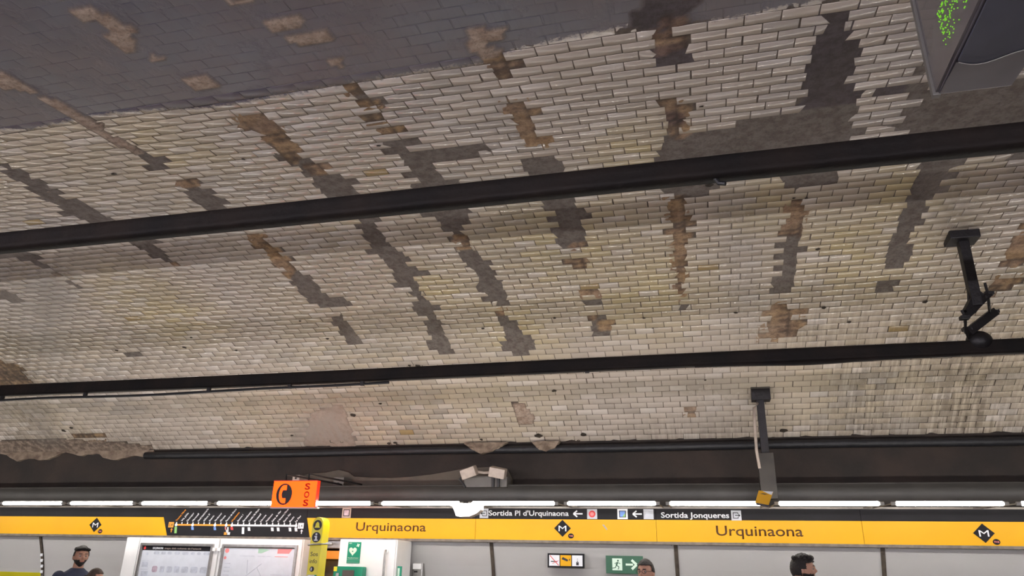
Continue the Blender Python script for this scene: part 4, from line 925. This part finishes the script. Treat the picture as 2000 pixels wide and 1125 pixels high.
# post above the sign band, right of centre
t = empty('ceiling_post', (.73, 8.95, 3.7), 'dark post dropping from the vault to the sign band, right of centre', 'post')
obj('anchor_box', B(.625, .835, 8.86, 9.02, 3.535, 3.665, bev=.006), M['iron'], t)
obj('anchor_lid', B(.62, .84, 8.86, 9.04, 3.665, 3.735, bev=.01), M['boxgrey'], t)
obj('post', B(.675, .76, 8.90, 8.98, 2.92, 3.54, bev=.005), M['iron'], t)
obj('post_casing', B(.625, .80, 8.88, 9.02, 2.42, 2.925, bev=.006), mat('sooty_casing', (.040, .034, .028), .6, var=.4, vscale=5), t)
obj('side_conduit', tube(bmesh.new(), [(.69, 8.90, 3.50), (.64, 8.88, 3.44), (.63, 8.88, 3.3), (.62, 8.88, 2.95), (.635, 8.88, 2.75)], .017, 8), M['beige'], t, smooth=True)['label'] = 'pale conduit beside the post'
t = empty('hanging_notice', (.60, 7.99, 2.30), 'small yellow notice tilted at the foot of the post', 'sign')
obj('plate', prism(bmesh.new(), [(0.496, 2.299), (0.622, 2.275), (0.678, 2.403), (0.541, 2.416)], 8.00, .02), M['yellow'], t)
flat('white_corner', [[(0.577, 2.41), (0.678, 2.405), (0.658, 2.371)]], M['white'], t, 7.98); flat('black_mark', [[(0.546, 2.383), (0.577, 2.389), (0.631, 2.378), (0.591, 2.376), (0.577, 2.381)]], M['blackink'], t, 7.98)
obj('lower_lip', prism(bmesh.new(), [(0.498, 2.298), (0.621, 2.274), (0.613, 2.254), (0.505, 2.278)], 8.00, .018), M['blackink'], t)
obj('hook', beam(bmesh.new(), (.60, 7.99, 2.395), (.68, 8.90, 2.46), .01), M['iron'], t)

# strip along the foot of the vault
t = empty('wall_conduit', (-2, 9.58, 3.12), 'black conduit running along the foot of the tiled vault', 'conduit')
bm = bmesh.new(); tube(bm, [(x, 9.60, 3.125 - .0 + .005 * math.sin(x * 1.3)) for x in np.arange(-8.22, 13.9, .4)], .052, 12)
obj('pipe', bm, mat('black_conduit', (.010, .010, .013), .5, var=.3, bump=.3), t, smooth=True)
for k, (pp, lab) in enumerate([([(-3.123, 3.218), (-2.95, 3.222), (-2.511, 3.220), (-2.60, 3.15), (-2.72, 3.095), (-2.86, 3.076), (-3.0, 3.13)], 'larger lump of plaster hanging over the black conduit'), ([(-2.16, 3.215), (-1.98, 3.222), (-1.80, 3.215), (-1.86, 3.13), (-1.98, 3.088), (-2.08, 3.12)], 'smaller orange-tinged lump of plaster hanging over the black conduit')]):
    bm = prism(bmesh.new(), pp, 9.62, .085); bmesh.ops.triangulate(bm, faces=bm.faces[:]); bmesh.ops.subdivide_edges(bm, edges=bm.edges[:], cuts=3, use_grid_fill=True)
    for v in bm.verts: v.co += Vector((random.uniform(-.01, .01), random.uniform(-.012, .012), random.uniform(-.01, -.001)))
    o = obj('plaster_lump', bm, M['crust'], None); tag(o, lab, 'plaster', 'plaster lumps over the conduit')

# ---------------------------------------------------------------- items on the sooty wall
t = empty('emergency_light', (-2.7, 9.2, 2.6), 'twin-headed emergency spotlight on the dark wall above the tubes', 'emergency light')
def head(cx, cz, w, h, rot, nm='lamp_head'):
    bm = box(bmesh.new(), -w, w, -.07, .07, -h, h, bev=.02)
    bmesh.ops.rotate(bm, verts=bm.verts[:], cent=(0, 0, 0), matrix=Matrix.Rotation(rot, 3, 'Y')); bmesh.ops.rotate(bm, verts=bm.verts[:], cent=(0, 0, 0), matrix=Matrix.Rotation(.25, 3, 'X'))
    bmesh.ops.translate(bm, verts=bm.verts[:], vec=(cx, 9.17, cz)); return obj(nm, bm, M['beige'], t)
head(-2.90, 2.775, .10, .062, -.32); head(-2.52, 2.770, .105, .062, .20)
bm = tube(bmesh.new(), [(-2.90, 9.2, 2.80), (-2.72, 9.22, 2.775), (-2.55, 9.2, 2.78)], .016, 8); obj('neck', bm, M['beige'], t)
obj('battery_box', B(-3.0, -2.42, 9.26, 9.46, 2.60, 2.74, bev=.02), M['boxgrey'], t)
bm = bmesh.new(); tube(bm, [(-2.97, 9.25, 2.60), (-3.05, 9.25, 2.70), (-2.98, 9.25, 2.82)], .012, 8); tube(bm, [(-2.60, 9.24, 2.60), (-2.60, 9.23, 2.76)], .02, 8); tube(bm, [(-2.53, 9.24, 2.60), (-2.53, 9.23, 2.76)], .02, 8); obj_each('wiring', bm, M['cable'], t)
obj('wall_stay', B(-2.75, -2.65, 9.34, 9.50, 2.60, 2.63), M['iron'], t)
for (a, b, c, d_, lab) in [(-4.95, -4.79, 2.60, 2.765, 'grey junction box on the dark wall right of the SOS sign'), (-5.585, -5.475, 2.71, 2.80, 'small pale junction box on the dark wall above the SOS sign')]:
    t = empty('junction_box', ((a + b) / 2, 9.6, c), lab, 'junction box', 'boxes on the dark wall')
    obj('housing', B(a, b, 9.45, 9.70, c, d_, bev=.01), M['beige'] if a < -5 else M['boxgrey'], t); obj('cover_screw', B((a + b) / 2 - .012, (a + b) / 2 + .012, 9.44, 9.452, (c + d_) / 2 - .012, (c + d_) / 2 + .012), M['iron'], t)
t = empty('white_housing', (-2.55, 8.0, 2.14), 'white plastic wedge-shaped housing below the tubes, their light put in as a glow, left of Sortida Pl', 'light')
bm = prism(bmesh.new(), [(-2.744, 2.292), (-2.739, 2.264), (-2.689, 2.264), (-2.649, 2.156), (-2.608, 2.147), (-2.495, 2.151), (-2.414, 2.183), (-2.364, 2.224), (-2.364, 2.273), (-2.378, 2.287)], 8.05, .10); bevel_all(bm, .008, 2)
obj('housing_body', bm, mat('tube_lit_glow', (.85, .85, .83), .4, emit=(1, .98, .95), estr=1.3), t)  # emission imitates the tubes' light on plain white plastic
obj('lower_edge', prism(bmesh.new(), [(-2.608, 2.146), (-2.495, 2.142), (-2.409, 2.175), (-2.361, 2.217), (-2.364, 2.226), (-2.414, 2.185), (-2.495, 2.153)], 8.045, .09), M['beige'], t)
obj('arm', beam(bmesh.new(), (-2.60, 8.0, 2.27), (-2.60, 9.034, 2.334), .014), M['trough'], t)

# ---------------------------------------------------------------- train display, upper right
DX, DY, DZ = .834, 2.285, 3.094
t = empty('train_display', (.95, 1.6, DZ), 'hanging steel train display seen from below, at the upper right corner', 'display')
obj('steel_casing', B(DX + .006, DX + .218, .75, DY, DZ, DZ + .52, bev=.004), M['steel'], t)
obj('display_face', B(DX - .004, DX + .006, .76, DY - .008, DZ + .006, DZ + .515), M['steel_dark'], t)
obj('face_rim', B(DX - .012, DX + .012, DY - .006, DY + .014, DZ - .004, DZ + .52, bev=.002), M['rim'], t)['label'] = 'pale metal rim on the left edge'
bm = bmesh.new(); rr = random.Random(5)
rows_ = [(3.158, 2.028, 2.052), (3.172, 2.095, 2.118)]
def led(y, z): box(bm, DX - .0065, DX - .004, y - .0011, y + .0011, z - .0014, z + .0014)
for line in range(3):
    for ch in range(14):
        for a in range(5):
            for b in range(7):
                if rr.random() < (.10, .26, .34)[line]: led(2.125 - ch * .034 - a * .0052, 3.150 + line * .052 + b * .0058)
obj('led_characters', bm, M['led'], t)['label'] = 'green lit characters'
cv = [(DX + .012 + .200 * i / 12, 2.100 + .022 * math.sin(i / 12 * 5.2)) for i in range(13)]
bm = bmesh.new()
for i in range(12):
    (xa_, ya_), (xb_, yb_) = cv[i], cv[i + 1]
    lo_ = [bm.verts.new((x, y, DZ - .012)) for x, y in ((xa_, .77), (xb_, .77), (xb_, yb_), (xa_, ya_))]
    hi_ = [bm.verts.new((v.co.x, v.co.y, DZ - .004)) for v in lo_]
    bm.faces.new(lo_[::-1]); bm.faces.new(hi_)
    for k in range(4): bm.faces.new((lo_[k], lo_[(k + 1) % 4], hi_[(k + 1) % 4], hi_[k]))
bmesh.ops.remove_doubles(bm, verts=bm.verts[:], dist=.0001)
obj('dark_reflection', bm, M['tint'], t)['label'] = 'darker reflection put on the underside as a pane'  # pane added to draw the dark reflection in the steel
bm = bmesh.new(); nx_, ny_ = 10, 6; rows_ = []
for i in range(nx_ + 1):
    x, yc = DX + .006 + .210 * i / nx_, np.interp(DX + .006 + .210 * i / nx_, [c[0] for c in cv], [c[1] for c in cv])
    rows_.append([bm.verts.new((x, yc + (DY - .010 - yc) * j / ny_, DZ - .013 + .010 * j / ny_)) for j in range(ny_ + 1)])
for i in range(nx_):
    for j in range(ny_): bm.faces.new((rows_[i][j], rows_[i + 1][j], rows_[i + 1][j + 1], rows_[i][j + 1]))
obj('bottom_pan', bm, M['steel'], t, smooth=True)
obj('highlight_strip', tube(bmesh.new(), [(x, y, DZ - .0155) for x, y in cv], .0016, 6), M['rim'], t, smooth=True)  # thin pale tube added as the wavy highlight across the steel
bm = bmesh.new()
for y in (1.0, 1.9):
    zt = float(np.interp(-y, -YT, ZT)); tube(bm, [(DX + .11, y, DZ + .5), (DX + .11, y, zt + .01)], .016, 10)
obj_each('hanging_rod', bm, M['iron'], t)

# ---------------------------------------------------------------- people
def cone(bm, p, q, r0, r1, seg=14):
    p = Vector(p); q = Vector(q); d = (q - p).normalized()
    n = 5; pts = []; rs = []
    for i in range(n): a = PI / 2 * i / n; pts.append(p - d * r0 * math.cos(a)); rs.append(max(r0 * math.sin(a), r0 * .08))
    pts.append(p); rs.append(r0); pts.append(q); rs.append(r1)
    for i in range(1, n + 1): a = PI / 2 * i / n; pts.append(q + d * r1 * math.sin(a)); rs.append(max(r1 * math.cos(a), r1 * .08))
    return tube(bm, pts, rs, seg)
def loft(bm, rings, seg=24):
    rows = []
    for z, rx, ry, oy in rings: rows.append([bm.verts.new((rx * math.cos(2 * PI * k / seg), oy + ry * math.sin(2 * PI * k / seg), z)) for k in range(seg)])
    for i in range(len(rows) - 1):
        for k in range(seg): bm.faces.new((rows[i][k], rows[i][(k + 1) % seg], rows[i + 1][(k + 1) % seg], rows[i + 1][k]))
    bm.faces.new(rows[0][::-1]); bm.faces.new(rows[-1])
def skull(bm, c, grow=0.0, keep=None, rnd=None, noise=0.0):
    r = bmesh.ops.create_icosphere(bm, subdivisions=5, radius=1.0)
    dead = []
    for v in r['verts']:
        d = v.co.normalized(); x, y, z = d
        rx, ry, rz = .076 + grow, .096 + grow, .118 + grow
        jaw = max(0, -z)
        px = x * rx * (1 - .36 * jaw ** 1.6); py = y * ry * (1 - .12 * jaw); pz = z * rz
        if y < 0 and not grow:
            f = -y
            py += -.010 * jaw * f                                    # chin forward
            nz = math.exp(-((z + .12) / .16) ** 2) * math.exp(-(x / .15) ** 2) * f
            py -= .026 * nz                                          # nose
            py -= .008 * math.exp(-((z - .20) / .10) ** 2) * math.exp(-(x / .5) ** 2) * f    # brow
            for sx in (-.38, .38): py += .013 * math.exp(-((z - .03) / .11) ** 2) * math.exp(-((x - sx) / .17) ** 2) * f
            py -= .007 * math.exp(-((z + .48) / .09) ** 2) * math.exp(-(x / .28) ** 2) * f   # lips
            py -= .008 * math.exp(-((z + .80) / .16) ** 2) * math.exp(-(x / .3) ** 2)
        if rnd: 
            k = 1 + rnd.uniform(-noise, noise); px *= k; py *= k; pz *= k
        if keep and not keep(d): dead.append(v)
        v.co = Vector((px, py, pz)) + Vector(c)
    if dead: bmesh.ops.delete(bm, geom=dead, context='VERTS')
    return bm
def remesh(o, vox):
    m = o.modifiers.new('remesh', 'REMESH'); m.mode = 'VOXEL'; m.voxel_size = vox; m.use_smooth_shade = True
    s = o.modifiers.new('smooth', 'SMOOTH'); s.factor = .5; s.iterations = 3
    return o
def person(lab, x, y, H, rz, shirt, legs, hair, skin, style='short', beard=False, glasses=False, tilt=0.0, arm=.0):
    s = H / 1.80
    t = empty('person', (x, y, 0), lab, 'person', 'people on the far platform', rz=rz)
    t.scale = (s, s, s)
    hc = (0, -.03, 1.655)
    bm = bmesh.new()
    skull(bm, hc)
    for sx in (-1, 1): bmesh.ops.create_uvsphere(bm, u_segments=12, v_segments=8, radius=.03, matrix=Matrix.Translation((sx * .077, .005 - .02, 1.645)) @ Matrix.Diagonal((.35, .75, 1.05, 1)))
    cone(bm, (0, .012, 1.44), (0, -.012, 1.60), .062, .056)
    loft(bm, [(.86, .10, .08, .01), (.90, .155, .105, .01), (1.0, .15, .10, .005), (1.12, .135, .092, 0), (1.25, .155, .105, 0), (1.36, .165, .110, .005), (1.43, .145, .09, .01), (1.48, .07, .06, .012)])
    A = {}
    for sx in (-1, 1):
        sh = Vector((sx * .185, .01, 1.425)); el = Vector((sx * .235, .03, 1.12)); wr = Vector((sx * .235, -.05 - arm, .88 + arm * .8))
        cone(bm, sh, el, .052, .040); cone(bm, el, wr, .040, .026)
        d = (wr - el).normalized(); pm = wr + d * .055
        cone(bm, wr, pm, .024, .030, 10); cone(bm, wr + Vector((0, -.018, 0)), pm + Vector((0, -.026, 0)), .018, .018, 10); cone(bm, wr + Vector((0, .018, 0)), pm + Vector((0, .026, 0)), .018, .016, 10)
        for k, (oy, ln) in enumerate(((-.033, .070), (-.011, .080), (.011, .075), (.032, .058))):
            a = pm + Vector((0, oy, -.01)); b = a + d * ln * .55; c = b + (d * .8 + Vector((-sx * .6, 0, 0))).normalized() * ln * .5
            cone(bm, a, b, .0098, .009, 8); cone(bm, b, c, .009, .0078, 8)
        a = wr + d * .025 + Vector((0, -.03, 0)); b = a + d * .035 + Vector((-sx * .012, -.022, 0)); cone(bm, a, b, .013, .011, 8); cone(bm, b, b + d * .032, .011, .009, 8)
        hp = Vector((sx * .09, .01, .90)); kn = Vector((sx * .10, -.01, .49)); an = Vector((sx * .10, .03, .08))
        cone(bm, hp, kn, .083, .055); cone(bm, kn, an, .055, .036); cone(bm, an, an + Vector((0, -.15, -.035)), .038, .03)
        A[sx] = (sh, el, wr, hp, kn, an)
    body = remesh(obj('body', bm, M[skin], t, world=False), .0055)
    bm = bmesh.new()
    loft(bm, [(.88, .17, .12, .01), (.92, .172, .122, .01), (1.0, .165, .115, .005), (1.12, .152, .108, 0), (1.25, .172, .120, 0), (1.38, .185, .124, .005), (1.455, .165, .103, .01), (1.51, .085, .078, .012), (1.525, .070, .068, .010)])
    for sx in (-1, 1):
        sh, el, wr, hp, kn, an = A[sx]; cone(bm, sh, sh.lerp(el, .62), .068, .060)
    remesh(obj('shirt', bm, M[shirt], t, world=False), .008)
    bm = bmesh.new(); loft(bm, [(.80, .15, .11, .01), (.88, .172, .125, .01), (.95, .165, .118, .008), (.97, .16, .115, .005)])
    for sx in (-1, 1):
        sh, el, wr, hp, kn, an = A[sx]; cone(bm, hp, kn, .098, .070); cone(bm, kn, an + Vector((0, 0, .02)), .070, .058)
    remesh(obj('trousers', bm, M[legs], t, world=False), .009)
    for sx in (-1, 1):
        bm = bmesh.new(); an = A[sx][5]; cone(bm, an + Vector((0, .0, -.03)), an + Vector((0, -.16, -.045)), .050, .036)
        box(bm, an.x - .045, an.x + .045, an.y - .20, an.y + .055, 0.0, .03, bev=.01)
        remesh(obj('shoe', bm, M['shoe'], t, world=False), .008)
    bm = bmesh.new(); rnd = random.Random(int(H * 1000))
    if style == 'long':
        keep = lambda d: d.z > .42 or (d.y > -.05 and d.z > -1.2) or (abs(d.x) > .62 and d.y > -.45)
        skull(bm, hc, .012, keep, rnd, .012)
        for k in range(9):
            a = PI * (k / 8); cone(bm, (.075 * math.cos(a), .02 + .06 * math.sin(a), 1.66), (.09 * math.cos(a), .03 + .07 * math.sin(a), 1.46), .035, .022, 10)
    elif style == 'quiff':
        keep = lambda d: d.z > .45 - .1 * abs(d.x) or (d.y > .12 and d.z > -.45) or (abs(d.x) > .75 and d.z > -.05 and d.y > -.25)
        skull(bm, hc, .016, keep, rnd, .03)
        for k in range(26):
            a = rnd.uniform(0, 2 * PI); r = rnd.uniform(0, .065); bmesh.ops.create_icosphere(bm, subdivisions=2, radius=rnd.uniform(.018, .028), matrix=Matrix.Translation((r * math.cos(a), -.03 + r * 1.25 * math.sin(a), 1.655 + .115 - r * .35)))
    else:
        keep = lambda d: d.z > .48 or (d.y > .10 and d.z > -.35) or (abs(d.x) > .80 and d.z > .0 and d.y > -.2)
        skull(bm, hc, .011, keep, rnd, .012)
        if style == 'swept':
            for k in range(14):
                u = k / 13 - .5; cone(bm, (u * .10, .01, 1.745 - abs(u) * .02), (u * .12, -.118 + abs(u) * .05, 1.740 - abs(u) * .02), .030, .017, 8)
    bmesh.ops.solidify(bm, geom=bm.faces[:], thickness=.006)
    obj('hair', bm, M[hair], t, world=False, smooth=True)
    if beard:
        keep = lambda d: d.y < .15 and d.z < -.28 and not (d.z > -.60 and abs(d.x) < .30 and d.y < 0 and d.z > -.52) and (abs(d.x) > .36 or d.z < -.50 or d.z > -.38 and abs(d.x) < .0)
        bm = bmesh.new(); r = bmesh.ops.create_icosphere(bm, subdivisions=5, radius=1.0); dead = []
        for v in r['verts']:
            d = v.co.normalized(); jaw = max(0, -d.z)
            if not keep(d): dead.append(v)
            v.co = Vector((d.x * .080 * (1 - .36 * jaw ** 1.6), d.y * .100 * (1 - .12 * jaw) - .013 * jaw * max(0, -d.y) - .009 * math.exp(-((d.z + .80) / .2) ** 2) * math.exp(-(d.x / .4) ** 2), d.z * .122)) + Vector(hc)
        bmesh.ops.delete(bm, geom=dead, context='VERTS'); bmesh.ops.solidify(bm, geom=bm.faces[:], thickness=.006)
        obj('beard', bm, M[hair], t, world=False, smooth=True)
    for sx in (-1, 1):
        bm = bmesh.new(); bmesh.ops.create_uvsphere(bm, u_segments=14, v_segments=10, radius=.0115, matrix=Matrix.Translation((sx * .031, hc[1] - .0755, 1.660)))
        e = obj('eye', bm, M['eye'], t, world=False, smooth=True)
        bm = bmesh.new(); bmesh.ops.create_uvsphere(bm, u_segments=10, v_segments=8, radius=.0066, matrix=Matrix.Translation((sx * .031, hc[1] - .0820, 1.659)))
        obj('iris', bm, M['hair'], e, world=False, smooth=True)
        bm = bmesh.new(); beam(bm, (sx * .014, hc[1] - .096, 1.683), (sx * .048, hc[1] - .084, 1.684), .007); obj('eyebrow', bm, M[hair], t, world=False)
    bm = bmesh.new(); cone(bm, (-.018, hc[1] - .088, 1.598), (.018, hc[1] - .088, 1.598), .0055, .0055, 8); obj('lips', bm, M['lips'], t, world=False, smooth=True)
    if glasses:
        bm = bmesh.new()
        for sx in (-1, 1):
            tube(bm, [(sx * .033 + .024 * math.cos(a), hc[1] - .104, 1.660 + .019 * math.sin(a)) for a in [2 * PI * i / 18 for i in range(19)]], .0022, 6)
            tube(bm, [(sx * .057, hc[1] - .104, 1.665), (sx * .083, hc[1] + .01, 1.665)], .0022, 6)
        tube(bm, [(-.009, hc[1] - .104, 1.664), (.009, hc[1] - .104, 1.664)], .0022, 6)
        obj('glasses', bm, M['lens'], t, world=False)
    return t
person('bearded man in a navy shirt at the lower left', -7.41, 7.90, 1.805, math.radians(58), 'navy', 'jeans', 'hair', 'skin', style='swept', beard=True)
person('brown-haired person standing in front of the bearded man in navy', -6.71, 7.40, 1.553, math.radians(100), 'greyc', 'jeans', 'hairb', 'skin2', style='long')
person('man with short dark hair and glasses beside the green exit sign', -.60, 7.9, 1.765, math.radians(-22), 'greyc', 'jeans', 'hair', 'skin2', style='short', glasses=True)
person('man with thick dark hair seen in profile, facing right', .80, 7.55, 1.825, math.radians(86), 'olive', 'jeans', 'hair', 'skin2', style='quiff', beard=True)
